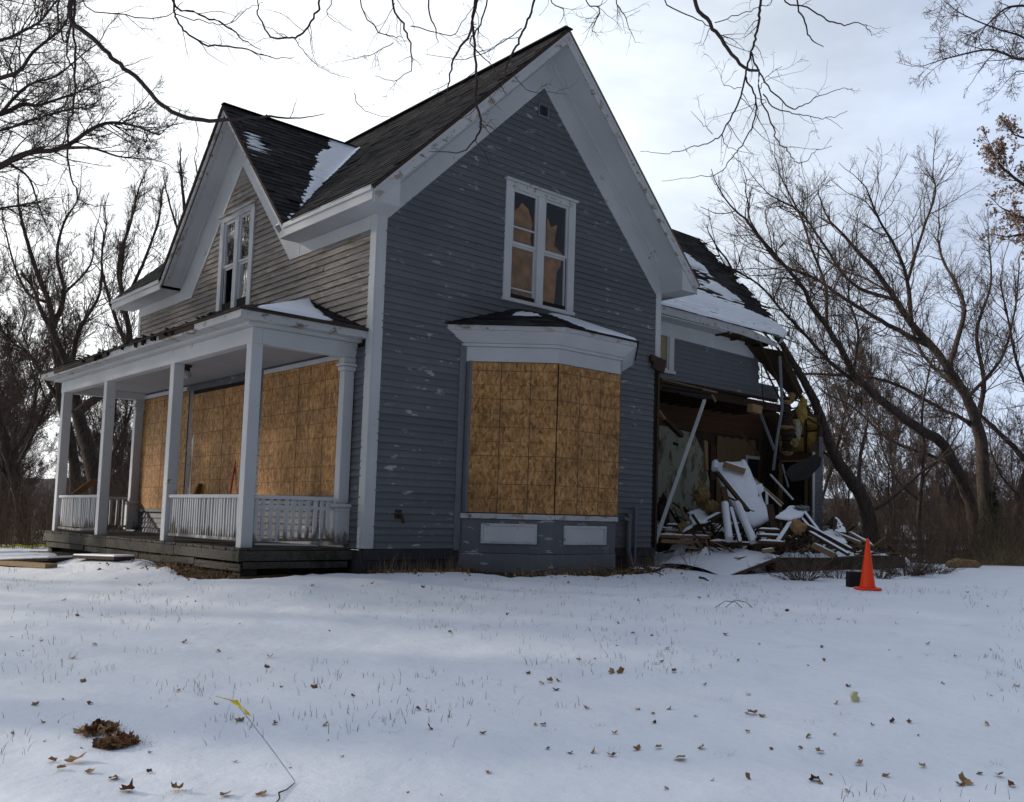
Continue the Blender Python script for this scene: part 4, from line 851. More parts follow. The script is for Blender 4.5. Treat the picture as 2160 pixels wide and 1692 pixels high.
# debris mound: unpickable rubble plus snow
A_, B_ = np.meshgrid(np.linspace(6.4, 14.2, 130), np.linspace(-1.5, 3.2, 90), indexing='ij')
Z = -.12 + .62 * np.exp(-(((A_ - 10.2) / 2.2) ** 2 + ((B_ - 1.7) / 1.2) ** 2)) + .35 * np.exp(-(((A_ - 7.8) / 1.0) ** 2 + ((B_ - 2.4) / .8) ** 2)) + .35 * (fbm(A_ * 3, B_ * 3, 4, 60) - .5)
Z = Z - .5 * sm(A_, 12.6, 14.2) - .35 * (1 - sm(B_, -1.5, -1.2)) - .3 * (1 - sm(A_, 6.4, 7.0))
v, f = grid(A_, B_, Z); rub = link('rubble', npmesh('rubble', v, f), M['soil'], None, kind='stuff', label='heap of splintered rubble inside the torn wing', category='rubble')
Zs = Z + .05 * sm(fbm(A_ * 2.2 + 9, B_ * 2.2, 4, 66), .47, .53) * (1 - .6 * sm(B_, 1.6, 3.0)) - .02
v, f = grid(A_, B_, Zs); link('rubble_snow', npmesh('rubble_snow', v, f, True), M['snow'], None, kind='stuff', label='snow lying in patches over the rubble heap', category='snow')
mb = MB(); mb2 = MB()
for i in range(620):
    x, y = R_.uniform(6.8, 13.2), R_.uniform(-1.2, 3.0); i0 = int((x - 6.4) / 7.8 * 129); j0 = int((y + 1.5) / 4.7 * 89); z = Z[i0, j0] + R_.uniform(.0, .08)
    L_ = R_.uniform(.12, 1.0) ** 1.3; a = R_.uniform(0, 6.28); e_ = R_.uniform(-.35, .9); d_ = np.array((math.cos(a) * math.cos(e_), math.sin(a) * math.cos(e_), math.sin(e_)))
    w_ = R_.uniform(.012, .07); h_ = R_.uniform(.008, .03); p = np.array((x, y, z)); (mb if i % 5 else mb2).beam(p, p + d_ * L_, w_, h_)
thing_mesh('splinters', mb, M['dark'], 'dark splintered lath and scraps scattered through the rubble', 'wood scraps', kind='stuff')
thing_mesh('splinters', mb2, M['tan'], 'pale broken wood scraps scattered through the rubble', 'wood scraps', kind='stuff')
def plank(p, q, w_, h_, m, label, name='plank', snow=0.0, cat='plank', up=(0, 0, 1), bend=0, round_=False):
    P, Q = at(*p), at(*q); e = empty(name, tuple(P), label=label, category=cat); P0, Q0 = P - P, Q - P
    mb = MB()
    if round_: mb.tube([P0, (P0 + Q0) / 2, Q0], w_ / 2, 10)
    else: mb.beam(P0, Q0, w_, h_, up=up, bend=bend)
    q_ = obj('timber', mb, M[m], e)
    if snow:
        d = (Q0 - P0); L = np.linalg.norm(d); d /= L; s = np.cross(d, (0, 0, 1)); s /= np.linalg.norm(s) + 1e-9; n = np.cross(s, d)
        k_ = max(8, int(L / .05)); ts_ = np.linspace(.01, .99, k_); vs = []; top = (w_ / 2 if round_ else h_ / 2)
        ww = w_ * (.9 if round_ else .96)
        for i, t in enumerate(ts_):
            hh = snow * (.7 + .6 * float(vnoise(t * L * 5, P[0], 3))) * min(1, i * .8, (k_ - 1 - i) * .8)
            base = P0 + d * L * t
            for a, b in ((-.5, -.001), (-.38, hh * .8), (0, hh), (.38, hh * .8), (.5, -.001)):
                drop = (abs(a) * 2) ** 2 * top * .75 if round_ else 0
                vs.append(base + s * a * ww + n * (top + b - drop))
        fs = [(i * 5 + j, i * 5 + j + 1, i * 5 + 6 + j, i * 5 + 5 + j) for i in range(k_ - 1) for j in range(4)]
        sn = obj('snow_layer', MB().add(vs, fs), M['snow'], e); smooth(sn)
    return e
plank((1378, 1156, 17.15), (1487, 842, 19.3), .135, .05, 'trim', 'long white fluted board leaning from the gable corner up into the wing', 'leaning_board', up=(.6, -.7, 0), cat='board')
plank((1392, 1141, 17.6), (1500, 1146, 17.9), .16, .07, 'tan', 'bottom plank of the neat lumber stack inside the opening', snow=.0)
plank((1388, 1131, 17.9), (1497, 1134, 18.1), .15, .06, 'tan', 'middle plank of the neat lumber stack, topped with snow', snow=.03)
plank((1400, 1121, 18.3), (1500, 1127, 18.5), .18, .06, 'osbraw', 'upper plank of the neat lumber stack with ragged snow', snow=.03)
plank((1383, 1112, 18.6), (1445, 1124, 18.7), .12, .03, 'tan', 'thin snowy plank lying highest on the lumber stack', snow=.025)
plank((1496, 1144, 17.5), (1650, 1152, 17.8), .10, .06, 'redwood', 'long red-brown plank lying level in front of the rubble', snow=.03)
# snow-covered slab (a fallen panel)
P_ = [at(1508, 975, 19.8), at(1574, 974, 20.1), at(1628, 1092, 18.7), at(1606, 1104, 18.4), at(1590, 1110, 18.2), at(1560, 1092, 18.3), at(1524, 1030, 19.0), at(1514, 1004, 19.4)]
dr = empty('fallen_panel', tuple(P_[4]), label='broad fallen panel covered in smooth snow, steeply tilted in the rubble', category='panel')
Q_ = [p - P_[4] for p in P_]; nn = np.cross(Q_[1] - Q_[0], Q_[4] - Q_[0]); nn /= np.linalg.norm(nn); nn = nn if nn[2] > 0 else -nn
n8 = len(Q_); obj('board', MB().add([q - nn * .06 for q in Q_] + [q - nn * .01 for q in Q_], [tuple(range(n8))[::-1], tuple(range(n8, 2 * n8))] + [(i, (i + 1) % n8, (i + 1) % n8 + n8, i + n8) for i in range(n8)]), M['trim'], dr)
def unit_(v): return v / (np.linalg.norm(v) + 1e-9)
PANEL = (Q_, nn, dr)
obj('snow_knob', MB().tube([at(1507, 990, 19.6) - P_[4], at(1509, 976, 19.8) - P_[4], at(1510, 969, 19.8) - P_[4]], [.07, .08, .05], 8).tube([at(1566, 985, 19.9) - P_[4], at(1568, 972, 20) - P_[4]], [.07, .05], 8), M['snow'], dr)
D = [((1512, 996, 19.1), (1578, 1078, 18.0), .09, .05, 'dark', 'dark stick lying diagonally across the snowy fallen panel', 0, False),
 ((1578, 1074, 18.0), (1591, 1079, 17.95), .03, .02, 'black', 'thin black splinter at the foot of the dark diagonal stick', 0, False),
 ((1526, 980, 19.5), (1571, 995, 19.5), .10, .12, 'tan', 'short brown chunk of wood near the top of the fallen panel', .04, False),
 ((1529, 1062, 17.9), (1538, 1139, 17.2), .15, .15, 'trim', 'thick round white post, snowed over, leftmost of the three leaning posts', .05, True),
 ((1541, 1070, 17.8), (1561, 1144, 17.3), .07, .05, 'redwood', 'thin snowy slat between the two thick leaning posts', .03, False),
 ((1553, 1060, 17.8), (1589, 1144, 17.2), .13, .13, 'trim', 'thick round white post leaning right below the fallen panel', .05, True),
 ((1526, 1028, 18.4), (1533, 1066, 18.1), .11, .06, 'redwood', 'short reddish stud above the leftmost leaning post', 0, False),
 ((1534, 1048, 18.3), (1566, 1063, 18.1), .05, .03, 'dark', 'small dark strip crossing above the leaning posts', 0, False),
 ((1440, 1128, 18.0), (1521, 1085, 18.4), .12, .10, 'dark', 'dark timber with a snowy top slanting up to the leaning posts', .04, False),
 ((1432, 1120, 18.4), (1500, 1096, 18.8), .06, .05, 'dark', 'thin dark strip above the slanting snowy timber', .02, False),
 ((1405, 1108, 18.3), (1432, 1110, 18.3), .10, .04, 'dark', 'short dark block with a snow cap by the lumber stack', .03, False),
 ((1432, 1062, 18.8), (1448, 1098, 18.4), .04, .03, 'tan', 'thin pale lath standing against the plaster wall', 0, False),
 ((1488, 930, 20.6), (1490, 992, 20.4), .11, .04, 'tan', 'narrow mottled board standing against the inner partition', 0, False),
 ((1386, 868, 19.6), (1438, 920, 20.1), .12, .08, 'dark', 'charred beam fallen across the plaster wall', 0, False),
 ((1383, 860, 19.3), (1400, 885, 19.5), .10, .03, 'osbraw', 'torn scrap of yellow board high on the plaster wall', 0, False),
 ((1586, 1006, 19.8), (1652, 1064, 19.0), .04, .03, 'tan', 'long thin batten running down to the right of the fallen panel', 0, False),
 ((1592, 1014, 19.6), (1648, 1068, 18.9), .03, .02, 'trim', 'thin white strip running down beside the long batten', 0, False),
 ((1625, 1001, 20), (1673, 1054, 19.4), .035, .03, 'trim', 'slender pale bar slanting in front of the dark doorway', 0, False),
 ((1650, 980, 20.5), (1663, 1028, 20), .035, .03, 'pipe', 'thin grey bar standing just left of the black mat', 0, False),
 ((1617, 1038, 19), (1618, 1065, 18.9), .05, .02, 'trim', 'short upright white slat right of the fallen panel', 0, False),
 ((1624, 1066, 18.2), (1634, 1126, 17.8), .12, .08, 'dark', 'stout dark stub post standing right of the fallen panel', 0, False),
 ((1693, 1078, 18.6), (1728, 1124, 18.2), .07, .06, 'dark', 'upper dark plank edged with snow, sliding down to the right', .02, False),
 ((1684, 1088, 18.4), (1722, 1130, 18.0), .06, .05, 'dark', 'second dark plank edged with snow, just below the upper one', .02, False),
 ((1700, 1108, 18.0), (1796, 1160, 17.3), .08, .06, 'dark', 'longest dark plank with a snow line on the slope of rubble', .02, False),
 ((1706, 1122, 17.6), (1790, 1170, 17.0), .10, .05, 'dark', 'lowest dark plank of the slope, nearly hidden by the shrub', .015, False),
 ((1744, 1118, 18.6), (1816, 1146, 18.2), .07, .05, 'tan', 'pale splintered plank pointing right behind the cone', .02, False),
 ((1669, 1103, 17.6), (1638, 1150, 17.1), .09, .08, 'dark', 'short snowy timber leaning left in front of the round chunk', .03, False),
 ((1600, 1118, 17.8), (1645, 1120, 17.8), .12, .05, 'redwood', 'upper red-brown tread of the buried steps', .035, False),
 ((1598, 1130, 17.4), (1650, 1133, 17.4), .12, .05, 'redwood', 'middle red-brown tread of the buried steps', .035, False),
 ((1600, 1143, 17.1), (1655, 1146, 17.1), .12, .05, 'redwood', 'lowest red-brown tread of the buried steps', .03, False),
 ((1608, 1163, 16.7), (1632, 1160, 16.7), .16, .07, 'tan', 'splintered pale block by the high edge of the tilted sheet', .01, False),
 ((1556, 905, 20.4), (1602, 962, 20.2), .05, .04, 'dark', 'thin dark brace crossing the beadboard', 0, False),
 ((1600, 862, 21), (1634, 950, 20.7), .05, .05, 'pipe', 'thin grey strip hanging left of the long metal pole', 0, False),
 ((1582, 860, 20.6), (1602, 866, 20.8), .16, .18, 'osbraw', 'sawn end of a brown beam under the wing wall', 0, False),
 ((1715, 1150, 17.4), (1760, 1172, 17.2), .14, .10, 'tan', 'crumbled tan block low in the shrub', .02, False),
 ((1790, 1122, 18.4), (1842, 1152, 18.2), .08, .03, 'tan', 'flat pale scrap just behind the tip of the cone', .03, False)]
for p, q, w_, h_, m, lb, sn, rd in D: plank(p, q, w_, h_, m, lb, snow=sn, round_=rd, name='round_post' if rd else ('plank' if w_ > .05 else 'batten'), cat='post' if rd else 'wood')
def ragged(P, n, th, bump, seed, lift=None):
    """closed outline -> slab with a torn edge and an uneven top"""
    P = [np.array(p, float) for p in P]; rr_ = np.random.default_rng(seed); out = []; k_ = len(P); cen = sum(P) / k_; per = sum(np.linalg.norm(P[(i + 1) % k_] - P[i]) for i in range(k_)) 
    for i in range(k_):
        a, b = P[i], P[(i + 1) % k_]; m_ = max(2, int(np.linalg.norm(b - a) / per * 42))
        for s in range(m_):
            q = a + (b - a) * s / m_; out.append(q + unit_(cen - q) * rr_.uniform(-.4, 1) * .03 * min(1, per))
    out = np.array(out); N_ = len(out); rings = [out - n * th]
    for f_ in (1.0, .965, .85, .6, .3): r_ = cen + (out - cen) * f_; h_ = th * 0 + bump * (0 if f_ == 1 else .6 if f_ > .95 else 1) * (1 + .8 * (rr_.random(N_) - .5) * (f_ < .99)); r_ = r_ + n * h_[:, None] if np.ndim(h_) else r_ + n * h_; rings.append(r_)
    V = np.vstack(rings + [cen[None] + n * bump]); F = [(j * N_ + i, j * N_ + (i + 1) % N_, (j + 1) * N_ + (i + 1) % N_, (j + 1) * N_ + i) for j in range(5) for i in range(N_)] + [(5 * N_ + i, 5 * N_ + (i + 1) % N_, 6 * N_) for i in range(N_)] + [tuple(range(N_))[::-1]]
    return MB().add(V, F)
def unit_(v): return v / (np.linalg.norm(v) + 1e-9)
def shard(pts, m, label, name='board_scrap', cat='scrap', th=.03):
    P = [at(*p) for p in pts]; c = P[0]; P = [p - c for p in P]; n = np.cross(P[1] - P[0], P[2] - P[0]); n /= np.linalg.norm(n); k_ = len(P); n = n if n[2] > 0 else -n
    if m == 'snow':
        e = empty(name, tuple(c), label=label, category=cat); s_ = smooth(obj('snow_layer', ragged(P, n, .012, .035, len(label)), M['snow'], e))
        obj('board', ragged([p * 1.0 - n * .02 for p in P], n, .03, .004, 3 + len(label)), M['dark'], e); return e
    o = obj(name, MB().add(P + [p + n * th for p in P], [tuple(range(k_)), tuple(range(k_, 2 * k_))[::-1]] + [(i, i + k_, (i + 1) % k_ + k_, (i + 1) % k_) for i in range(k_)]), M[m], None, label=label, category=cat); o.location = c; return bevel(o, .01, 2)
smooth(obj('snow_layer', ragged([q + PANEL[1] * .0 for q in PANEL[0]], PANEL[1], .01, .055, 77), M['snow'], PANEL[2]))
shard([(1634, 1092, 17.9), (1664, 1068, 18.8), (1690, 1070, 18.9), (1704, 1076, 18.8), (1690, 1092, 18.2), (1668, 1098, 17.9)], 'snow', 'flat snow-covered board right of the stub post', 'snowy_board')
shard([(1762, 1090, 18.4), (1768, 1096, 18.2), (1784, 1124, 17.8), (1762, 1120, 17.9)], 'snow', 'pointed snow-plastered shard standing at the right end of the rubble', 'snowy_shard')
shard([(1738, 1122, 18.2), (1758, 1118, 18.6), (1788, 1146, 17.6), (1770, 1146, 17.5)], 'snow', 'small tilted sheet with snow, below the pointed shard', 'snowy_board')
shard([(1594, 1024, 19.4), (1606, 1022, 19.6), (1612, 1034, 19.4), (1602, 1046, 19.0)], 'snow', 'small snowy flap hanging off the right side of the fallen panel', 'snowy_board')
shard([(1450, 1082, 18.6), (1474, 1074, 18.9), (1492, 1086, 18.6), (1500, 1100, 18.2), (1462, 1108, 18.0)], 'snow', 'sloping snow patch on debris left of the leaning posts', 'snowy_board')
shard([(1758, 1088, 18.5), (1740, 1108, 18.3), (1760, 1112, 18.3)], 'black', 'dark triangular scrap behind the pointed snowy shard')
shard([(1664, 985, 19.6), (1716, 960, 20.3), (1731, 966, 20.4), (1728, 985, 20.3), (1702, 1012, 19.9), (1668, 1018, 19.7), (1655, 1000, 19.5)], 'black', 'sagging black mat hanging across the far doorway', 'mat', 'mat', .04)
def blob(u, v, t, ru, rv, m, label, name='insulation', seed=1, cat='insulation'):
    c = at(u, v, t); A, B = np.meshgrid(np.linspace(0, 2 * np.pi, 25), np.linspace(.05, np.pi - .05, 15), indexing='ij')
    r = 1 + 1.7 * (fbm(np.cos(A) * 3.2 + 5 + seed, B * 3 + np.sin(A) * 3.2, 4, seed) - .48)
    su, sv = ru * t / FPX, rv * t / FPX; X = su * r * np.sin(B) * np.cos(A); Y = su * .8 * r * np.sin(B) * np.sin(A); Z = sv * r * np.cos(B)
    v_, f_ = grid(X, Y, Z); o = link(name, npmesh(name, v_, f_, False), M[m], None, label=label, category=cat); o.location = c
blob(1480, 1045, 18.9, 18, 22, 'insul2', 'tall wad of torn orange-brown insulation on the rubble', seed=2)
blob(1500, 1070, 18.5, 16, 12, 'insul2', 'lower wad of brown insulation left of the reddish stud', seed=3)
blob(1440, 1112, 18.1, 12, 10, 'insul2', 'rag of pale insulation beside the lumber stack', seed=4)
blob(1683, 1112, 17.5, 17, 14, 'osbraw', 'round brown chunk with grass-like fibres in front of the doorway', 'wood_chunk', 5, 'wood')
blob(1400, 1080, 19, 14, 30, 'dark', 'dark heap of rags against the foot of the plaster wall', 'rag_heap', 6, 'rags')
blob(1690, 1073, 18.7, 20, 6, 'pipe', 'flattened grey-green cushion on the snowy board', 'cushion', 7, 'cushion')
# hanging insulation roll: stacked folds
rl = empty('insulation_roll', tuple(at(1662, 960, 21.2)), label='tall hanging stack of brown paper-faced insulation at the torn end', category='insulation'); c0 = np.array(rl.location)
for i in range(18):
    vv = 955 - i * 6.6; w2_ = (17 - abs(i - 7) * .5 + R_.uniform(-2, 2)) * 21.3 / FPX; q = at(1662 - i * .3 + R_.uniform(-2.5, 2.5), vv, 21.3) - c0
    A, B = np.meshgrid(np.linspace(0, 2 * np.pi, 17), np.linspace(.02, np.pi - .02, 9), indexing='ij'); r = 1 + .9 * (fbm(np.cos(A) * 2.5 + 4, np.sin(A) * 2.5 + B * 2 + i, 3, 70 + i) - .5)
    v_, f_ = grid(q[0] + w2_ * r * np.sin(B) * np.cos(A), q[1] + w2_ * r * np.sin(B) * np.sin(A), q[2] + .065 * r * np.cos(B)); link('fold', npmesh('fold', v_, f_, True), M['paper'] if i % 8 else M['insul2'], rl)
blob(1692, 868, 21.6, 12, 22, 'insul', 'bright yellow insulation spilling right of the hanging stack', seed=9)
blob(1684, 905, 21.3, 7, 18, 'plaster', 'pale cream insulation strip right of the hanging stack', seed=10)
blob(1670, 838, 21.6, 9, 9, 'insul2', 'ragged tan tuft crowning the hanging stack', seed=11)
blob(1676, 935, 21.0, 9, 8, 'insul2', 'small tan tuft low on the hanging stack', seed=12)
# metal pole hanging from the roof corner
thing_mesh('metal_pole', MB().tube([at(1645, 752, 20.6), at(1650, 860, 20.4), at(1640, 920, 20.3), at(1631, 992, 20.2)], .033, 8), M['pipe'], 'long bent grey metal pole hanging from the torn roof corner', 'pole')
thing_mesh('cable', MB().tube([at(1606, 770, 20.0), at(1607, 800, 20), at(1609, 838, 20), at(1614, 858, 20)], .012, 5), M['black'], 'thin black cable dangling over the end of the wing wall', 'cable')

# ------------------------------------------------------------------ traffic cone and the dark box behind it
gp, gt = ground_at(1830, 1244); gp[2] = float(sz(gp[0], gp[1])); cs = gt / FPX
cone = empty('traffic_cone', tuple(gp), label='tall orange traffic cone standing in the snow right of the house', category='traffic cone')
h = 103 * cs; pr_ = [(.0, .122), (.02, .120), (.04, .112), (.5, .066), (.9, .030), (.965, .024), (.985, .018), (1.0, .008)]
mb = MB(); mb.tube([(0, 0, .03 + h * a) for a, _ in pr_], [r * h / .72 for _, r in pr_], 28); obj('cone_body', mb, M['orange'], cone); smooth(cone.children[0])
bv = obj('cone_base', MB().prism([(.19 * math.cos(a) * (1.0 + .10 * math.cos(4 * a)) , .19 * math.sin(a) * (1.0 + .10 * math.cos(4 * a))) for a in [i * math.pi / 12 for i in range(24)]], 2, .0, .03), M['orange'], cone); bevel(bv, .006)
bx_, bt_ = ground_at(1806, 1238); bx_[2] = float(sz(bx_[0], bx_[1]))
o = thing_mesh('box', MB().box(-.13, .13, -.1, .1, -.02, .22), M['void'], 'small dark box half hidden behind the orange cone', 'box'); o.location = bx_; o.rotation_euler = (0, 0, -.75); bevel(o, .01)
bx_, bt_ = ground_at(2030, 1197)
o = thing_mesh('foam_block', MB().prism([(-.35, 0), (.3, 0), (.42, .06), (.25, .17), (-.1, .2), (-.32, .12)], 1, -.15, .15), M['insul2'], 'tan block of foam with snow on it at the far right edge of the lawn', 'block'); o.location = (bx_[0], bx_[1], float(sz(bx_[0], bx_[1]))); o.rotation_euler = (0, 0, -.7); bevel(o, .03, 2)

# ------------------------------------------------------------------ marker flag
g0, gt = ground_at(622, 1650); g0[2] = float(sz(g0[0], g0[1])); top = at(524, 1516, gt - .02); tip = at(494, 1478, gt - .02)
fl = empty('marker_flag', tuple(g0), label='yellow utility marker flag leaning on a thin wire in the front lawn', category='marker flag')
rel = lambda p: np.array(p) - g0
obj('wire', MB().tube([rel(g0) - (0, 0, .05), rel(g0), rel((g0 + top) / 2 + (0, 0, .004)), rel(top), rel(tip), rel(at(455, 1469, gt))], [.0016] * 4 + [.0014, .001], 6), M['metal'], fl)
a, b = at(530, 1511, gt - .02), at(500, 1477, gt - .03); P_ = []; N_ = 9
for i in range(N_):
    s_ = i / (N_ - 1); c_ = a * (1 - s_) + b * s_; wv = .006 * math.sin(s_ * 7)
    P_ += [c_ + RT * .0 + FW * wv, c_ - RT * .026 - UP * -.010 * (1 - s_) + FW * (wv + .012 * math.sin(s_ * 4)) - RT * .008 * s_]
obj('flag', MB().add([rel(p) for p in P_] + [rel(p) + FW * .0012 for p in P_], [(2 * i, 2 * i + 1, 2 * i + 3, 2 * i + 2) for i in range(N_ - 1)] + [(2 * N_ + 2 * i, 2 * N_ + 2 * i + 2, 2 * N_ + 2 * i + 3, 2 * N_ + 2 * i + 1) for i in range(N_ - 1)]), M['yflag'], fl)
a, b = at(500, 1482, gt - .02), at(455, 1468, gt)
obj('flag_tail', MB().beam(rel(a), rel(b), .006, .002), M['yflag'], fl)
t0, tt0 = ground_at(622, 1655); t1, _ = ground_at(590, 1680)
thing_mesh('twig', MB().tube([t0 + (0, 0, .01), at(604, 1666, tt0 - .1), at(588, 1672, tt0 - .15), at(590, 1684, tt0 - .2), at(583, 1692, tt0 - .25), at(578, 1702, tt0 - .3)], [.002, .003, .004, .003, .003, .003], 6), M['bark'], 'crooked dark twig at the foot of the marker flag', 'twig')

# ------------------------------------------------------------------ by the porch: boards on the ground, caution tape, bits on the deck
def gplank(p, q, w_, h_, m, label, snow=0, lift=.03):
    a, _ = ground_at(*p); b, _ = ground_at(*q); a[2] = float(sz(a[0], a[1])) + lift; b[2] = float(sz(b[0], b[1])) + lift
    e = empty('plank', tuple(a), label=label, category='plank'); d = b - a; obj('timber', MB().beam((0, 0, 0), d, w_, h_), M[m], e)
    if snow: bevel(obj('snow_layer', MB().beam((0, 0, h_ / 2 + snow / 2), d + np.array((0, 0, h_ / 2 + snow / 2)), w_ * .98, snow), M['snow'], e), .01, 2)
gplank((-20, 1190), (108, 1199), .16, .06, 'tan', 'long tan plank lying on the snow at the left edge', 0, .03)
gplank((20, 1189), (130, 1185), .5, .04, 'dark', 'wide snow-topped board lying behind the tan plank', .03, .035)
gplank((175, 1181), (262, 1184), .3, .04, 'dark', 'narrow snow-topped board lying against the porch footing', .025, .04)
for i, (u, v) in enumerate(((150, 1154), (184, 1157), (243, 1167))):
    a, b = at(u - 13, v - 1, 18.4), at(u + (13 if i == 0 else 8), v + 1, 18.0)
    thing_mesh('caution_tape', MB().beam(a, b, .004, .075 if i < 2 else .04, up=(0, 0, 1)), M['ytape'], ['longest bit of yellow caution tape seen under the porch deck', 'middle bit of yellow caution tape seen under the porch deck', 'smallest bit of yellow caution tape, lowest under the porch deck'][i], 'caution tape')
pts = [at(u, 1152 + 2 * math.sin(u * .13), 21.5) for u in range(-60, 112, 8)]
mb = MB()
for a, b in zip(pts[:-1], pts[1:]): mb.beam(a, b, .004, .05)
thing_mesh('caution_tape', mb, M['ytape'], 'line of yellow caution tape strung through the brush left of the porch', 'caution tape')
thing_mesh('board_piece', MB().beam((-1.30, 8.45, .72), (-1.05, 8.2, 1.0), .30, .02), M['osbraw'], 'scrap of brown board resting on the far porch railing', 'board')
thing_mesh('red_pole', MB().tube([at(480, 1075, 15.7), at(500, 955, 15.95)], .016, 8), M['redp'], 'thin red pole leaning against the boarded porch wall', 'pole')
thing_mesh('broken_board', MB().beam((-.25, 5.9, .02), (-.06, 5.55, .95), .16, .02), M['osbraw'], 'splintered board propped beside the boarded porch door', 'board')
thing_mesh('white_strip', MB().beam((-1.35, .42, .05), (-.45, .44, .03), .04, .02), M['trim'], 'loose white strip lying on the deck under the side railing', 'strip')
thing_mesh('white_shard', MB().prism([(6.02, .1), (6.22, .1), (6.10, 1.35), (6.16, 1.75), (6.06, 1.9), (6.1, 1.1)], 0, -.045, -.035), M['trim'], 'jagged white scrap hanging beside the boarded porch door', 'scrap')

# ------------------------------------------------------------------ dry leaves, stubble, litter
def leaf_mesh(seed):
    r = random.Random(seed); n = 15; vs = [(0, 0, .02)]; cx, cy, ph = r.uniform(.6, 2.2), r.uniform(.3, 2.4), r.uniform(0, 3)
    for i in range(n):
        a = 2 * math.pi * i / n; rr = (.5 if i % 3 == 0 else (.41 if i % 3 == 1 else .36)) * r.uniform(.78, 1.08); x, y = rr * math.cos(a), rr * math.sin(a) * r.uniform(.6, .85)
        vs.append((x, y, (x * x * cx + y * y * cy + .10 * math.sin(a * 2 + ph) + r.uniform(-.03, .03) - .06)))
    fs = [(0, 1 + i, 1 + (i + 1) % n) for i in range(n)]; o = len(vs); vs += [(.4, 0, .1), (.72, .05, .12), (.72, .07, .12)]; fs.append((o, o + 1, o + 2))
    m = bpy.data.meshes.new('leaf'); m.from_pydata(vs, [], fs); m.materials.append(M['leaf']); return m
LM = [leaf_mesh(i) for i in range(8)]
spots = [(165, 1302), (213, 1300), (135, 1268), (200, 1362), (245, 1222), (398, 1225), (390, 1358), (460, 1377), (375, 1460), (563, 1410), (660, 1237), (662, 1452), (455, 1487), (25, 1552), (75, 1490), (190, 1488), (108, 1612), (160, 1612), (128, 1627), (190, 1633), (240, 1645), (270, 1675), (372, 1673), (550, 1682), (475, 1683), (315, 1635), (580, 1530), (686, 1531), (505, 1522), (570, 1388),
 (765, 1238), (785, 1232), (892, 1240), (913, 1290), (1071, 1299), (920, 1325), (950, 1336), (1031, 1324), (1068, 1215), (1129, 1253), (1113, 1423), (1142, 1445), (1160, 1441), (1177, 1440), (1172, 1458), (1222, 1395), (1254, 1391), (1290, 1420), (1308, 1420), (1237, 1497), (1335, 1338), (1375, 1342), (1301, 1363), (1383, 1403), (1395, 1398), (745, 1470), (883, 1499), (905, 1503), (906, 1540), (1018, 1551), (1130, 1533), (1147, 1534), (1297, 1549), (1345, 1500), (1380, 1528), (1343, 1585), (1388, 1580), (1203, 1590), (1250, 1592), (1290, 1598), (862, 1460),
 (1412, 1498), (1422, 1420), (1578, 1466), (1587, 1510), (1577, 1507), (1407, 1370), (1771, 1308), (1890, 1318), (1733, 1367), (1740, 1395), (1957, 1360), (2015, 1387), (2090, 1373), (1790, 1450), (1840, 1532), (1919, 1527), (1434, 1604), (1705, 1558), (1688, 1580), (1728, 1590), (1718, 1652), (1730, 1655), (1578, 1645), (1945, 1620), (2025, 1659), (2035, 1656), (2067, 1635), (2107, 1640), (2134, 1663), (1788, 1672), (1870, 1640), (1812, 1615), (2145, 1450), (2040, 1251), (1925, 1248), (1765, 1487), (1660, 1290), (1531, 1341), (1480, 1580), (1882, 1525), (2082, 1531), (1608, 1515), (1475, 1262), (1495, 1260), (1415, 1230)]
big = {(270, 1675): 2.2, (372, 1673): 1.9, (550, 1682): 1.7, (1718, 1652): 1.9, (2025, 1659): 1.7, (2035, 1656): 1.6, (1434, 1604): 1.8, (1587, 1510): 1.8, (160, 1612): 1.8, (1290, 1420): 1.5, (1308, 1420): 1.5, (1705, 1558): 1.5, (1237, 1497): 1.3}
def lab(u, v):
    return None
for i in range(58):
    spots.append((R_.uniform(20, 2140), 1245 + 440 * R_.random() ** 1.3))
for i, (u, v) in enumerate(spots):
    p, t = ground_at(u, v)
    if t > 30: continue
    o = bpy.data.objects.new('leaf', LM[i % 8]); COL.objects.link(o)
    s_ = R_.uniform(.034, .070) * big.get((u, v), 1.0) * (1.0 if i < 122 else .6)
    o.location = (p[0], p[1], float(sz(p[0], p[1])) + .15 * s_); o.scale = (s_, s_, s_ * R_.uniform(.35, 1.0)); o.rotation_euler = (R_.gauss(0, .35), R_.gauss(0, .35), R_.uniform(0, 6.28))
    bg_ = (u, v) in big; o['category'] = 'leaf'
    o['label'] = 'larger curled tan leaf on the nearest snow' if bg_ else 'small curled dry brown leaf lying on the snowy lawn'
    o['group'] = 'larger tan leaves on the nearest snow' if bg_ else 'dry leaves scattered on the snow'
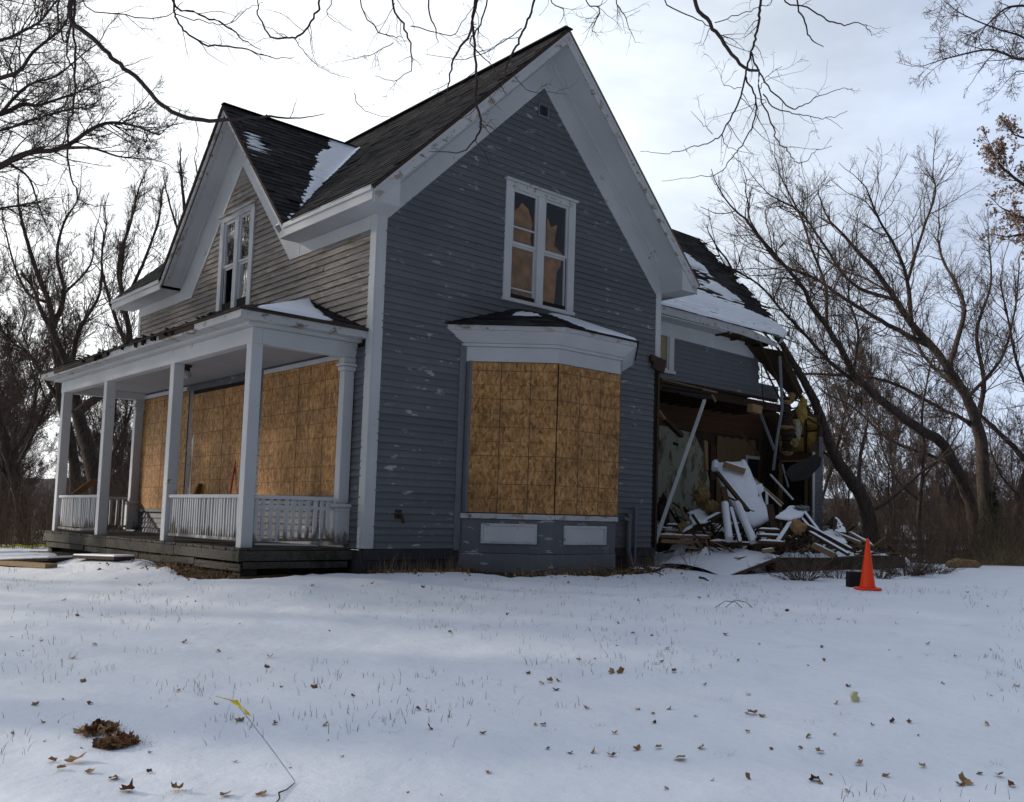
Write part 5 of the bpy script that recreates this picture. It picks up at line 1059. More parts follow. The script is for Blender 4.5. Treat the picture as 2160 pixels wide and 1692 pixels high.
for (u, v, n_, lb) in ((205, 1548, 60, 'smaller clump of matted brown leaves in the lower left of the lawn'), (243, 1575, 95, 'bigger clump of matted brown leaves and needles in the lower left of the lawn')):
    p, t = ground_at(u, v); e = empty('leaf_clump', (p[0], p[1], float(sz(p[0], p[1]))), label=lb, category='leaf clump')
    mb = MB()
    for i in range(n_):
        a = R_.uniform(0, 6.28); r = .066 * math.sqrt(R_.random()) * (1.25 if n_ > 40 else 1); c = np.array((r * math.cos(a) * 1.1, r * math.sin(a), .008 + .05 * R_.random() * (1 - r * 8))); me = LM[i % 8]; s_ = R_.uniform(.045, .085)
        Rm = Matrix.Rotation(R_.gauss(0, 1), 3, 'X') @ Matrix.Rotation(R_.gauss(0, 1), 3, 'Y') @ Matrix.Rotation(R_.uniform(0, 6), 3, 'Z')
        mb.add([tuple(c + np.array(Rm @ vv.co) * s_) for vv in me.vertices], [tuple(pp.vertices) for pp in me.polygons])
    obj('leaves', mb, M['leaf'], e, kind='stuff'); mb = MB()
    for i in range(220):
        a = R_.uniform(0, 6.28); c = np.array((.09 * R_.gauss(.45, .6), .06 * R_.gauss(0, 1), .0)); d = np.array((math.cos(a) * .03, math.sin(a) * .03, R_.uniform(.02, .06))); mb.add([c, c + (.0015, 0, 0), c + d], [(0, 1, 2)])
    obj('needles', mb, M['grass'], e, kind='stuff')
p, t = ground_at(1803, 1482); o = thing_mesh('foam_scrap', MB().prism([(-.02, 0), (.025, 0), (.03, .03), (.012, .045), (.02, .066), (-.012, .07), (-.03, .04)], 1, -.02, .02), M['plaster'], 'pale yellow scrap of foam standing in the snow at the right', 'foam scrap'); o.location = (p[0], p[1], float(sz(p[0], p[1]))); o.rotation_euler = (0, 0, -.75); bevel(o, .003, 1)
o.data.materials[0] = M['foam']
# stubble: grass tips poking through the snow
mb = MB(); mbl = MB()
def blade(mb, x, y, h_, lean, w_, zoff=0, zs_=None):
    z = float(sz(x, y)) - .01 + zoff; a = R_.uniform(0, 6.28); dx, dy = math.cos(a) * lean * h_, math.sin(a) * lean * h_; wx, wy = RT[0] * w_, RT[1] * w_
    mb.add([(x, y, z), (x + wx, y + wy, z), (x + dx * .4 + wx * .8, y + dy * .4 + wy * .8, z + h_ * .6), (x + dx * .4, y + dy * .4, z + h_ * .6), (x + dx, y + dy, z + h_)], [(0, 1, 2, 3), (3, 2, 4)])
for c in range(2100):
    t = R_.uniform(3.6, 14.5); l = R_.uniform(-.72, .50) * t; x, y = TL(t, l)
    if -2.2 < x < 6.5 and y > -1.6: continue
    if fbm(x * .8, y * .8, 2, 77) < .33: continue
    for i in range(R_.choice((1, 1, 1, 2, 2, 3, 4, 6))): blade(mb, x + R_.gauss(0, .06), y + R_.gauss(0, .06), R_.uniform(.015, .085), R_.uniform(0, .75), R_.uniform(.0020, .0040))
thing_mesh('grass_stubble', mb, M['grassd'], 'sparse dry grass tips poking through the snow', 'grass', kind='stuff')
for c in range(60):
    t = R_.uniform(4, 12); l = R_.uniform(-.68, .45) * t; x, y = TL(t, l)
    for i in range(22): blade(mbl, x + R_.gauss(0, .04), y + R_.gauss(0, .025), R_.uniform(.01, .035), R_.uniform(.3, 1.6), .0014)
thing_mesh('grass_tufts', mbl, M['grass'], 'low tufts of pale dead grass showing at thin spots in the snow', 'grass', kind='stuff')
# litter strip and weeds along the foundations
mb = MB(); mw = MB(); ml = MB()
def strip_pt():
    r = R_.random()
    if r < .34: return R_.uniform(0, 1.7), R_.uniform(-.45, -.02)
    if r < .58: return R_.uniform(1.6, 4.8), -1.03 - R_.uniform(0, .42)
    if r < .66: return R_.uniform(4.8, 5.9), R_.uniform(-.9, -.1)
    return -1.66 - R_.uniform(0, .45), R_.uniform(.0, 3.6)
for i in range(1300):
    x, y = strip_pt(); far_ = R_.random() < .22
    if far_: x, y = (x - abs(R_.gauss(0, .3)), y) if x < -1.6 else (x, y - abs(R_.gauss(0, .35)))
    s_ = R_.uniform(.03, .07); z = max(float(gz(x, y)) - .02, float(sz(x, y)) if far_ else -9) + R_.uniform(0, .03); me = LM[i % 8]; Rm = Matrix.Rotation(R_.gauss(0, .8), 3, 'X') @ Matrix.Rotation(R_.gauss(0, .8), 3, 'Y') @ Matrix.Rotation(R_.uniform(0, 6), 3, 'Z'); c = np.array((x, y, z))
    mb.add([tuple(c + np.array(Rm @ vv.co) * s_) for vv in me.vertices], [tuple(pp.vertices) for pp in me.polygons])
thing_mesh('leaf_litter', mb, M['leaf'], 'brown leaf litter banked along the foot of the house', 'leaf litter', kind='stuff')
for i in range(1100):
    x, y = strip_pt(); blade(mw, x, y, R_.uniform(.06, .42) * R_.random() ** .5, R_.uniform(0, .7), R_.uniform(.002, .004), .02)
for i in range(260):
    t = R_.uniform(20.5, 23.5); l = R_.uniform(-.75, -.42) * t; x, y = TL(t, l); blade(mw, x, y, R_.uniform(.2, .8), R_.uniform(0, .6), .006)
thing_mesh('dry_weeds', mw, M['grass'], 'thin dead weeds standing along the foundation and porch', 'weeds', kind='stuff')
for i in range(46):
    x, y = strip_pt(); z = float(gz(x, y)) + .02; a = R_.uniform(0, 6.28); L_ = R_.uniform(.15, .6); p = np.array((x, y, z)); q = p + np.array((math.cos(a) * L_, math.sin(a) * L_, R_.uniform(-.01, .1))); ml.tube([p, (p + q) / 2 + (0, 0, R_.uniform(0, .05)), q], [.004, .003, .0015], 4)
thing_mesh('fallen_twigs', ml, M['bark'], 'fallen twigs lying along the edge of the snow by the house', 'twigs', kind='stuff')
# arching dead stems on the lawn and scraps near the sheet
for i, (pts, lb) in enumerate((([(1508, 1282), (1530, 1268), (1552, 1270), (1565, 1282)], 'left one of two arching dead stems on the lawn'), ([(1530, 1282), (1550, 1266), (1572, 1270), (1590, 1284)], 'right one of two arching dead stems on the lawn'))):
    p, t = ground_at(*pts[0]); thing_mesh('dead_stem', MB().tube([at(u, v, t) for u, v in pts], .004, 5), M['bark'], lb, 'stem')
for p_, q_, lb in (((1376, 1206, 0), (1432, 1190, 0), 'splintered stick poking out of the snowy sheet'), ((1340, 1190, 0), (1400, 1214, 0), 'thin fallen branch beside the gable corner'), ((1474, 1218, 0), (1496, 1226, 0), 'short brown stick lying on the snow below the tilted sheet')):
    a, ta = ground_at(p_[0], p_[1]); b, tb = ground_at(q_[0], q_[1]); tm = min(ta, tb, 16.2); thing_mesh('stick', MB().tube([at(p_[0], p_[1], tm), at((p_[0] + q_[0]) / 2, (p_[1] + q_[1]) / 2 - 2, tm), at(q_[0], q_[1], tm)], [.02, .018, .006], 6), M['bark'], lb, 'stick')

# ================================================================== TREES
def tubes(name, groups, m, parent=None, k=3, **pr):
    """groups: list of (pts[N,n,3], rad[N,n]); one mesh of N open tubes with k sides"""
    V, F, off = [], [], 0
    for P, Rr in groups:
        N, n, _ = P.shape
        if N == 0: continue
        T = np.gradient(P, axis=1); T /= np.linalg.norm(T, axis=2, keepdims=True) + 1e-9
        ref = np.where(np.abs(T[:, :1, 2:3]) > .9, np.array((1.0, 0, 0)), np.array((0, 0, 1.0)))
        A = np.cross(T, np.broadcast_to(ref, T.shape)); A /= np.linalg.norm(A, axis=2, keepdims=True) + 1e-9; B = np.cross(T, A)
        q = np.arange(k) * 2 * np.pi / k
        ring = P[:, :, None] + Rr[:, :, None, None] * (A[:, :, None] * np.cos(q)[None, None, :, None] + B[:, :, None] * np.sin(q)[None, None, :, None])
        V.append(ring.reshape(-1, 3)); i = np.arange(N * n * k).reshape(N, n, k) + off
        a, b = i[:, :-1], i[:, 1:]; F.append(np.stack([a, np.roll(a, -1, 2), np.roll(b, -1, 2), b], -1).reshape(-1, 4)); off += N * n * k
    if not V: return None
    return link(name, npmesh(name, np.vstack(V), np.vstack(F), True), m, parent, **pr)
def unit(v): return v / (np.linalg.norm(v, axis=-1, keepdims=True) + 1e-9)
def grow(S0, D0, L0, R0, n=5, curl=.25, up=.1, tip=.25):
    N = len(S0); P = np.zeros((N, n, 3)); P[:, 0] = S0; d = unit(D0); st = L0 / (n - 1)
    for i in range(1, n):
        d = unit(d + rng.normal(0, curl, (N, 3)) + np.array((0, 0, up))); P[:, i] = P[:, i - 1] + d * st[:, None]
    Rr = R0[:, None] * np.linspace(1, tip, n)[None]; return P, Rr
def kids(P, Rr, L, per, lo=.2, hi=1.0, ang=(25, 60), ls=(.35, .7), rs=.55, bias=None):
    """side shoots sampled along every branch"""
    N, n, _ = P.shape; cnt = np.maximum(0, rng.poisson(per, N)) if np.isscalar(per) else rng.poisson(per)
    idx = np.repeat(np.arange(N), cnt); M_ = len(idx); u = rng.uniform(lo, hi, M_) ; s = u * (n - 1); i = np.minimum(s.astype(int), n - 2); f = (s - i)[:, None]
    S0 = P[idx, i] * (1 - f) + P[idx, i + 1] * f; T = unit(P[idx, i + 1] - P[idx, i]); r = (Rr[idx, i] * (1 - f[:, 0]) + Rr[idx, i + 1] * f[:, 0])
    rnd = unit(rng.normal(0, 1, (M_, 3))); pp = unit(rnd - (rnd * T).sum(1, keepdims=True) * T); a = np.radians(rng.uniform(*ang, M_))[:, None]
    D = T * np.cos(a) + pp * np.sin(a)
    if bias is not None: D = unit(D + bias)
    return S0, D, L[idx] * rng.uniform(*ls, M_) * (1.15 - .75 * u), r * rs * rng.uniform(.7, 1.1, M_)
def spline(pts, sub=5):
    pts = np.array(pts, float); n = len(pts)
    if n < 3: return np.array([pts[0] + (pts[-1] - pts[0]) * t for t in np.linspace(0, 1, sub + 1)])
    q = np.vstack([2 * pts[0] - pts[1], pts, 2 * pts[-1] - pts[-2]]); out = []
    for i in range(n - 1):
        p0, p1, p2, p3 = q[i:i + 4]
        for t in np.arange(sub) / sub: out.append(.5 * ((2 * p1) + (-p0 + p2) * t + (2 * p0 - 5 * p1 + 4 * p2 - p3) * t * t + (-p0 + 3 * p1 - 3 * p2 + p3) * t ** 3))
    return np.array(out + [pts[-1]])
def tree_from(limbs, label, twigs=(7, 6, 5), rmin=.004, Ls=1.0, up=.10, curl=.22, m='bark', m2='bark2', cat='tree', group=None, bias=None, leaves=0, lo=.12, name='bare_tree', ang=(25, 60), seed=0, tw_r=.0035):
    """limbs: list of (3-D points, radii); the first is the trunk"""
    base = np.array(limbs[0][0][0]); e = empty(name, tuple(base), label=label, category=cat)
    if group: e['group'] = group
    G = []
    twigs = (twigs[0] * 1.5, twigs[1] * 1.1, twigs[2] * 1.15)
    for i, (pts, rad) in enumerate(limbs):
        P = spline(np.array(pts) - base, 5); r = np.interp(np.linspace(0, 1, len(P)), np.linspace(0, 1, len(rad)), rad)
        P[1:-1] += rng.normal(0, 1, (len(P) - 2, 3)) * r[1:-1, None] * .07; G.append((P[None], r[None]))
    G = [(P_, r_ * (.86 if q_ == 0 else .72)) for q_, (P_, r_) in enumerate(G)]
    tubes('trunk', G[:1], M[m], e, k=10)
    if len(G) > 1: tubes('limbs', G[1:], M[m], e, k=7)
    # side shoots from every limb, by arc length
    S0, D0, L0, R0 = [], [], [], []
    for j, (P, r) in enumerate(G):
        P, r = P[0], r[0]; seg = np.linalg.norm(np.diff(P, axis=0), axis=1); tot = seg.sum(); l0 = lo if j else max(lo, .35)
        n_ = rng.poisson(twigs[0] * tot * (1 - l0)); 
        for u in rng.uniform(l0, 1, n_):
            s = u * (len(P) - 1); i = min(int(s), len(P) - 2); f = s - i; T = unit(P[i + 1] - P[i]); rr = r[i] * (1 - f) + r[i + 1] * f
            q = rng.normal(0, 1, 3); q = unit(q - (q @ T) * T); a = math.radians(rng.uniform(*ang)); d = T * math.cos(a) + q * math.sin(a)
            S0.append(P[i] * (1 - f) + P[i + 1] * f); D0.append(d); L0.append(Ls * rng.uniform(.5, 1.25) * (1.25 - .55 * u)); R0.append(min(rr * .55, .0065 * Ls + .006))
        S0.append(P[-1]); D0.append(P[-1] - P[-2]); L0.append(Ls * .9); R0.append(r[-1])
    S0, D0, L0, R0 = map(np.array, (S0, D0, L0, R0))
    P1, r1 = grow(S0, D0, L0, R0, 7, curl * .8, up, .35); a = kids(P1, r1, L0, twigs[1], ang=ang, bias=bias); P2, r2 = grow(*a[:3], np.maximum(a[3], tw_r * 1.3), 5, curl, up, .5)
    b = kids(P2, r2, a[2], twigs[2], ls=(.35, .8), ang=ang, bias=bias); P3, r3 = grow(*b[:3], np.full(len(b[3]), tw_r), 3, curl * 1.3, up, .5)
    tubes('branches', [(P1, np.maximum(r1, tw_r)), (P2, np.maximum(r2, tw_r))], M[m2], e, k=4, kind='stuff'); tubes('twigs', [(P3, r3)], M[m2], e, k=3, kind='stuff')
    if leaves:
        S_ = np.vstack([P3[:, -1], P3[:, 1], P2[:, -1]]); S_ = S_[rng.random(len(S_)) < leaves]; n_ = len(S_); s = rng.uniform(.03, .07, n_)[:, None]
        a_ = unit(rng.normal(0, 1, (n_, 3))) * s; b_ = unit(rng.normal(0, 1, (n_, 3))) * s; V = np.stack([S_, S_ + a_, S_ + a_ + b_, S_ + b_], 1).reshape(-1, 3)
        link('leaves', npmesh('leaves', V, np.arange(n_ * 4).reshape(-1, 4)), M['oak'], e, kind='stuff')
    return e
def px(pts, t0, t1=None, wob=.6, seed=0):
    r = random.Random(seed * 7 + len(pts)); n = len(pts); o = []; t1 = t0 if t1 is None else t1; w = 0
    for i, (u, v) in enumerate(pts):
        w += r.uniform(-wob, wob) if i else 0; o.append(at(u, v, t0 + (t1 - t0) * i / (n - 1) + w))
    return o
def rad(r0, r1, t, n=4): return [((r0 + (r1 - r0) * (i / (n - 1)) ** .8)) * t / FPX for i in range(n)]

T = 31.0     # the great leaning tree at the right
limbs = [(px([(2074, 1215), (2078, 1078), (2070, 939), (2056, 883), (2033, 828), (2000, 778), (1967, 733), (1922, 683), (1889, 633), (1844, 567), (1811, 533), (1778, 494)], T, T - 3, .3, 1), rad(19, 3, T, 6)),
 (px([(2000, 778), (2028, 689), (2033, 644), (2017, 600), (1989, 550), (1978, 505)], T, T + 3, .5, 2), rad(9, 3, T)),
 (px([(1922, 683), (1914, 594), (1889, 522), (1856, 467), (1833, 411)], T - 1, T - 4, .5, 3), rad(7, 2, T)),
 (px([(1914, 594), (1944, 494), (1972, 411), (1968, 370)], T - 1, T + 1, .5, 4), rad(5, 2, T)),
 (px([(1967, 733), (1900, 700), (1833, 661), (1778, 628), (1722, 589), (1639, 550), (1583, 467)], T - 1, T - 5, .5, 5), rad(8, 2, T)),
 (px([(2060, 900), (2075, 800), (2060, 700), (2090, 600), (2085, 500)], T, T + 4, .5, 6), rad(9, 2, T)),
 (px([(2033, 828), (1975, 780), (1940, 735), (1900, 640), (1830, 590), (1760, 560), (1700, 480)], T, T + 3, .5, 7), rad(6, 2, T)),
 (px([(1889, 633), (1800, 600), (1740, 520), (1690, 450), (1640, 420)], T - 3, T - 5, .5, 8), rad(5, 2, T)),
 (px([(2060, 905), (2025, 880), (1983, 861), (1889, 811), (1811, 794), (1694, 789), (1640, 800)], T, T - 4, .4, 13), rad(7, 2, T)),
 (px([(2040, 840), (2110, 760), (2140, 660), (2150, 560)], T, T + 2, .5, 9), rad(6, 2, T))]
tree_from(limbs, 'largest bare tree at the right, its limbs sweeping up to the left', (3.0, 6.5, 5.0), Ls=1.9, up=.09)
T = 28.0
limbs = [(px([(2061, 1190), (2050, 1078), (2017, 989), (1983, 933), (1933, 900), (1878, 861), (1833, 822), (1800, 789), (1778, 744), (1744, 689), (1711, 644), (1689, 600), (1611, 511), (1572, 461)], T, T - 5, .3, 11), rad(16, 2.5, T, 6)),
 (px([(1833, 822), (1767, 778), (1722, 733), (1683, 689), (1650, 656), (1600, 600), (1530, 560)], T - 2, T - 4, .4, 12), rad(6, 2, T)),
 (px([(1744, 689), (1740, 600), (1710, 520), (1690, 460), (1660, 400)], T - 3, T - 2, .4, 14), rad(5, 2, T)),
 (px([(1800, 789), (1810, 700), (1790, 620), (1800, 560)], T - 3, T - 1, .4, 15), rad(4, 2, T)),
 (px([(2017, 989), (1960, 960), (1880, 930), (1800, 860), (1740, 830)], T, T + 2, .4, 16), rad(6, 2, T))]
tree_from(limbs, 'bare tree bowing low to the left in front of the largest one', (2.8, 6.5, 5.0), Ls=1.7, up=.12)
T = 24.5
limbs = [(px([(1838, 1190), (1830, 1080), (1794, 1011), (1761, 961), (1739, 906), (1722, 856), (1700, 811), (1667, 756), (1639, 711), (1600, 661), (1556, 606), (1540, 560)], T, T - .3, .12, 21), rad(20, 3, T, 6)),
 (px([(1739, 906), (1700, 860), (1672, 800), (1648, 745), (1600, 690), (1560, 640)], T, T + 1.5, .3, 22), rad(7, 2, T)),
 (px([(1830, 1080), (1870, 1060), (1940, 1000), (1990, 960), (2030, 900)], T, T + 2, .3, 23), rad(7, 2, T)),
 (px([(1770, 975), (1730, 950), (1700, 930)], T, T + .6, .2, 24), rad(6, 2.5, T, 3)),
 (px([(1810, 1040), (1815, 960), (1830, 880), (1812, 820)], T, T + 1, .3, 25), rad(8, 1.5, T))]
tree_from(limbs, 'stout tree right of the torn wing leaning left over its roof', (2.2, 5.5, 4.5), Ls=1.4, up=.16)
T = 33.0
tree_from([(px([(2148, 1230), (2146, 1120), (2150, 1050), (2178, 960), (2200, 880), (2230, 780)], T, T, .3, 31), rad(16, 8, T)),
 (px([(2178, 985), (2130, 935), (2085, 890), (2045, 850), (2020, 800)], T, T - 2, .3, 32), rad(10, 2, T)),
 (px([(2150, 1050), (2110, 1000), (2090, 950)], T, T - 2, .3, 33), rad(5, 2, T)),
 (px([(2200, 880), (2150, 780), (2130, 690), (2110, 600)], T, T - 2, .3, 34), rad(6, 2, T))], 'bare tree cut by the right edge of the view', (3, 6, 5), Ls=1.8, up=.12)
T = 27.0
tree_from([(px([(1945, 1200), (1938, 1100), (1945, 1010), (1950, 940), (1945, 870), (1960, 780)], T, T, .2, 41), rad(7, 2, T)),
 (px([(1942, 1060), (1890, 1010), (1860, 940), (1850, 860)], T, T, .2, 42), rad(4, 1.5, T)), (px([(1945, 1010), (1990, 950), (2010, 880)], T, T, .2, 43), rad(4, 1.5, T))], 'slim upright tree between the cone and the large leaning trees', (4, 6, 4), Ls=1.1, up=.2)
# oak holding brown leaves, top right
T = 26.0
tree_from([(px([(2330, 1230), (2320, 1000), (2310, 700), (2290, 500), (2300, 300)], T, T, .2, 51), rad(24, 10, T)),
 (px([(2310, 640), (2230, 560), (2170, 500), (2120, 500)], T, T, .3, 52), rad(9, 2, T)), (px([(2300, 520), (2220, 430), (2160, 390), (2110, 350), (2095, 320)], T, T, .3, 53), rad(9, 2, T)),
 (px([(2300, 420), (2230, 350), (2180, 300), (2140, 285)], T, T, .3, 54), rad(8, 2, T)), (px([(2230, 430), (2170, 460), (2115, 440)], T, T - 1, .3, 55), rad(5, 2, T))], 'oak at the right edge still holding its brown leaves', (5, 7, 5), Ls=.8, up=.1, leaves=.55, name='oak_tree')
# spreading twiggy branches, upper right corner
T = 17.0
tree_from([(px([(2420, 1240), (2400, 900), (2380, 500), (2370, 200), (2380, -100)], T, T, .2, 61), rad(26, 14, T)),
 (px([(2380, 260), (2270, 170), (2200, 120), (2150, 125), (2090, 105), (2010, 120), (1960, 135)], T, T - 1, .2, 62), rad(7, 1.2, T)), (px([(2370, 160), (2280, 60), (2200, 20), (2130, 15), (2085, 50), (2070, 70)], T, T, .2, 63), rad(7, 1.2, T)),
 (px([(2200, 120), (2160, 80), (2100, 60), (2030, 30), (1995, 5)], T, T - 1, .2, 64), rad(4, 1, T)), (px([(2260, 170), (2200, 160), (2150, 150), (2130, 165)], T, T, .2, 65), rad(3, 1, T)), (px([(2300, 80), (2200, -20), (2120, -60), (2050, -50)], T, T, .2, 66), rad(5, 1, T))],
 'bare tree reaching fine twigs into the upper right corner', (4.5, 6, 4), Ls=.75, up=.0, ang=(30, 70), tw_r=.003)
# left side
T = 17.5
limbs = [(px([(-420, 1260), (-400, 900), (-380, 600), (-340, 430), (-300, 300), (-280, 100), (-300, -120)], T, T, .2, 71), rad(48, 16, T)),
 (px([(-380, 560), (-200, 440), (-80, 390), (0, 352), (60, 322), (130, 313), (210, 264), (270, 262), (335, 285)], T, T - 1, .3, 72), rad(15, 2, T)),
 (px([(130, 313), (190, 312), (250, 330), (300, 335)], T - 1, T - 1.5, .2, 73), rad(5, 1.5, T)),
 (px([(-300, 330), (-120, 260), (0, 240), (50, 220), (80, 222), (150, 200), (200, 180)], T, T + 1, .3, 74), rad(11, 2, T)),
 (px([(-290, 230), (-120, 200), (0, 165), (40, 150), (70, 110), (130, 60), (150, 20)], T, T - 1, .3, 75), rad(9, 2, T)),
 (px([(-280, 120), (-100, 90), (0, 85), (60, 60), (90, 40), (120, 0)], T, T + 1, .3, 76), rad(7, 2, T)),
 (px([(20, 345), (60, 375), (80, 430), (95, 470)], T, T, .3, 77), rad(4, 1.5, T)), (px([(-280, 60), (-100, 20), (20, -10), (80, -40)], T, T, .3, 78), rad(7, 2, T)),
 (px([(-300, 330), (-100, 300), (20, 270), (110, 240), (180, 225)], T, T + 2, .3, 79), rad(6, 2, T)), (px([(-350, 480), (-150, 470), (0, 440), (60, 430)], T, T + 1, .3, 70), rad(8, 2, T)),
 (px([(0, 240), (60, 180), (120, 160), (180, 110)], T, T + 1, .3, 170), rad(5, 2, T))]
tree_from(limbs, 'big spreading tree whose dense twigs fill the upper left corner', (5.0, 6.5, 5.5), Ls=1.05, up=.06, tw_r=.0028)
T = 29.0
tree_from([(px([(150, 1210), (160, 1060), (150, 930), (128, 850), (122, 770), (112, 700), (104, 640), (80, 580), (55, 500), (40, 440)], T, T, .25, 81), rad(15, 3, T, 5)),
 (px([(112, 690), (135, 620), (120, 540), (135, 470), (160, 430)], T, T + 1, .3, 82), rad(8, 2, T)), (px([(128, 850), (90, 790), (60, 745), (30, 725), (0, 690)], T, T - 1, .3, 83), rad(7, 2, T)),
 (px([(104, 640), (60, 620), (30, 560), (10, 480)], T, T, .3, 84), rad(5, 2, T)), (px([(135, 620), (190, 560), (200, 490)], T, T, .3, 85), rad(4, 1.5, T))], 'forked tree standing left of the porch roof', (4.5, 6, 5), Ls=1.3, up=.16)
T = 24.0
tree_from([(px([(225, 1200), (215, 1080), (195, 980), (172, 900), (160, 850), (150, 790), (110, 700), (80, 640)], T, T + 1, .15, 91), rad(27, 5, T, 5)),
 (px([(165, 870), (205, 840), (240, 810), (262, 760), (270, 690), (255, 600), (262, 520)], T, T + 1, .2, 92), rad(14, 3, T)), (px([(150, 790), (165, 700), (210, 620), (215, 520)], T, T, .2, 93), rad(8, 2, T))], 'thick dark trunk seen between the far porch posts', (4, 6, 4.5), Ls=1.2, up=.15)
T = 26.0
tree_from([(px([(60, 1210), (42, 1050), (20, 970), (-5, 880), (-40, 800), (-90, 700)], T, T, .15, 101), rad(17, 8, T)), (px([(42, 1050), (10, 1000), (-30, 940)], T, T, .2, 102), rad(8, 4, T)), (px([(20, 970), (60, 900), (75, 820), (60, 750)], T, T, .2, 103), rad(6, 2, T))], 'trunk leaning out of the left edge low down', (3.5, 6, 4), Ls=1.2, up=.12)
T = 34.0
tree_from([(px([(305, 1100), (290, 900), (280, 760), (262, 640), (250, 560), (275, 470), (290, 410)], T, T, .2, 111), rad(11, 2, T, 5)), (px([(280, 760), (240, 660), (215, 560), (225, 470)], T, T, .2, 112), rad(7, 2, T)), (px([(262, 640), (300, 560), (330, 480), (340, 430)], T, T, .2, 113), rad(6, 2, T))],
 'slender tree rising behind the far eave of the house', (4.5, 6, 5), Ls=1.3, up=.2)
T = 38.0
tree_from([(px([(430, 1100), (420, 700), (395, 500), (385, 400), (380, 345)], T, T, .2, 121), rad(8, 2, T, 5)), (px([(405, 560), (370, 470), (350, 400)], T, T, .2, 122), rad(5, 2, T)), (px([(410, 600), (430, 480), (415, 360)], T, T, .2, 123), rad(5, 2, T))],
 'fine-twigged tree top just left of the dormer gable', (2.6, 4, 3), Ls=1.1, up=.35, ang=(15, 40))

# prototypes for the wood behind, copied with their parts
def proto(seed, H, forks, label, spread=.5):
    r = random.Random(seed); b = np.zeros(3); L = []
    tr = [b + (0, 0, -1.5)]; p = np.zeros(3); d = np.array((r.uniform(-.15, .15), r.uniform(-.15, .15), 1.0))
    for i in range(6): p = p + d * H / 7; d = d + np.array((r.gauss(0, .12), r.gauss(0, .12), 0)); tr.append(p.copy())
    L.append((tr, [H * .010, H * .008, H * .006, H * .0035, H * .0015]))
    for k_ in range(forks):
        j = r.randint(2, 5); s = tr[j]; a = r.uniform(0, 6.28); dd = np.array((math.cos(a) * spread, math.sin(a) * spread, 1.0)); q = [s]; x = s.copy()
        for i in range(4): x = x + dd * H * .1; dd = dd + np.array((r.gauss(0, .15), r.gauss(0, .15), .1)); q.append(x.copy())
        L.append((q, [H * .004, H * .0028, H * .001]))
    return tree_from(L, label, (3.6, 7.0, 5.5), Ls=1.25, up=.18, group='thin bare trees of the wood behind the house', tw_r=.005)
wl = 'slender bare tree in the tangled wood behind the house'
PR = [proto(s, H, f, wl, sp) for s, H, f, sp in ((3, 9, 6, .5), (5, 8, 7, .8), (8, 11, 6, .4), (13, 6, 8, .7))]
def copy_tree(o, loc, rz, s):
    c = o.copy(); COL.objects.link(c); c.location = loc; c.rotation_euler = (0, 0, rz); c.scale = (s, s, s)
    for ch in o.children: q = ch.copy(); COL.objects.link(q); q.parent = c
    return c
spotsT = []
for i in range(84):                                         # right of the house
    t = R_.uniform(33, 62); l = R_.uniform(.10, .62) * t; spotsT.append((t, l, R_.uniform(.40, .88) * (1 if l / t < .42 else .85)))
for i in range(46):                                         # left of the house
    t = R_.uniform(28, 58); l = -R_.uniform(.36, .80) * t; spotsT.append((t, l, R_.uniform(.7, 1.1) if l / t > -.6 else R_.uniform(.7, 1.0)))
for i in range(10):
    t = R_.uniform(36, 50); l = R_.uniform(-.40, .05) * t; spotsT.append((t, l, R_.uniform(.5, .7)))
first = [True] * 4
for i, (t, l, s) in enumerate(spotsT):
    x, y = TL(t, l); loc = (x, y, float(gz(x, y)) + .1); k_ = i % 4; rz = R_.uniform(0, 6.28)
    if first[k_]: PR[k_].location = loc; PR[k_].rotation_euler = (0, 0, rz); PR[k_].scale = (s, s, s); first[k_] = False
    else: copy_tree(PR[k_], loc, rz, s)
for o in list(COL.objects):
    if o.parent is None and o.get('group') == 'thin bare trees of the wood behind the house':
        q_ = lat(o.location.x, o.location.y) / max(1, depth(o.location.x, o.location.y))
        if q_ > .08: o['label'] = 'slender bare tree in the tangled wood right of the ruined wing'; o['group'] = 'thin bare trees right of the ruin'
        elif q_ < -.41: o['label'] = 'slender bare tree in the tangled wood left of the porch'; o['group'] = 'thin bare trees left of the porch'
# small dark juniper at the right
p = at(2092, 1195, 26); e = empty('juniper', tuple(p), label='small dark evergreen among the trunks at the right', category='evergreen')
n_ = 9000; h_ = rng.random(n_) ** 1.2; a_ = rng.uniform(0, 6.28, n_); rr = (1 - h_ * .85) * .62 * np.sqrt(rng.random(n_)) * (1 + .35 * np.sin(a_ * 3 + h_ * 9)); c_ = np.stack([rr * np.cos(a_), rr * np.sin(a_), h_ * 2.3 - .2], 1); d_ = unit(rng.normal(0, 1, (n_, 3)) + np.stack([np.cos(a_), np.sin(a_), np.zeros(n_)], 1)) * .09; w_ = unit(rng.normal(0, 1, (n_, 3))) * .02
link('crown', npmesh('crown', np.stack([c_, c_ + w_, c_ + d_], 1).reshape(-1, 3), np.arange(n_ * 3).reshape(-1, 3)), M['green'], e, kind='stuff'); obj('trunk', MB().tube([(0, 0, -.6), (0, 0, 1.6)], [.07, .03], 7), M['bark'], e)

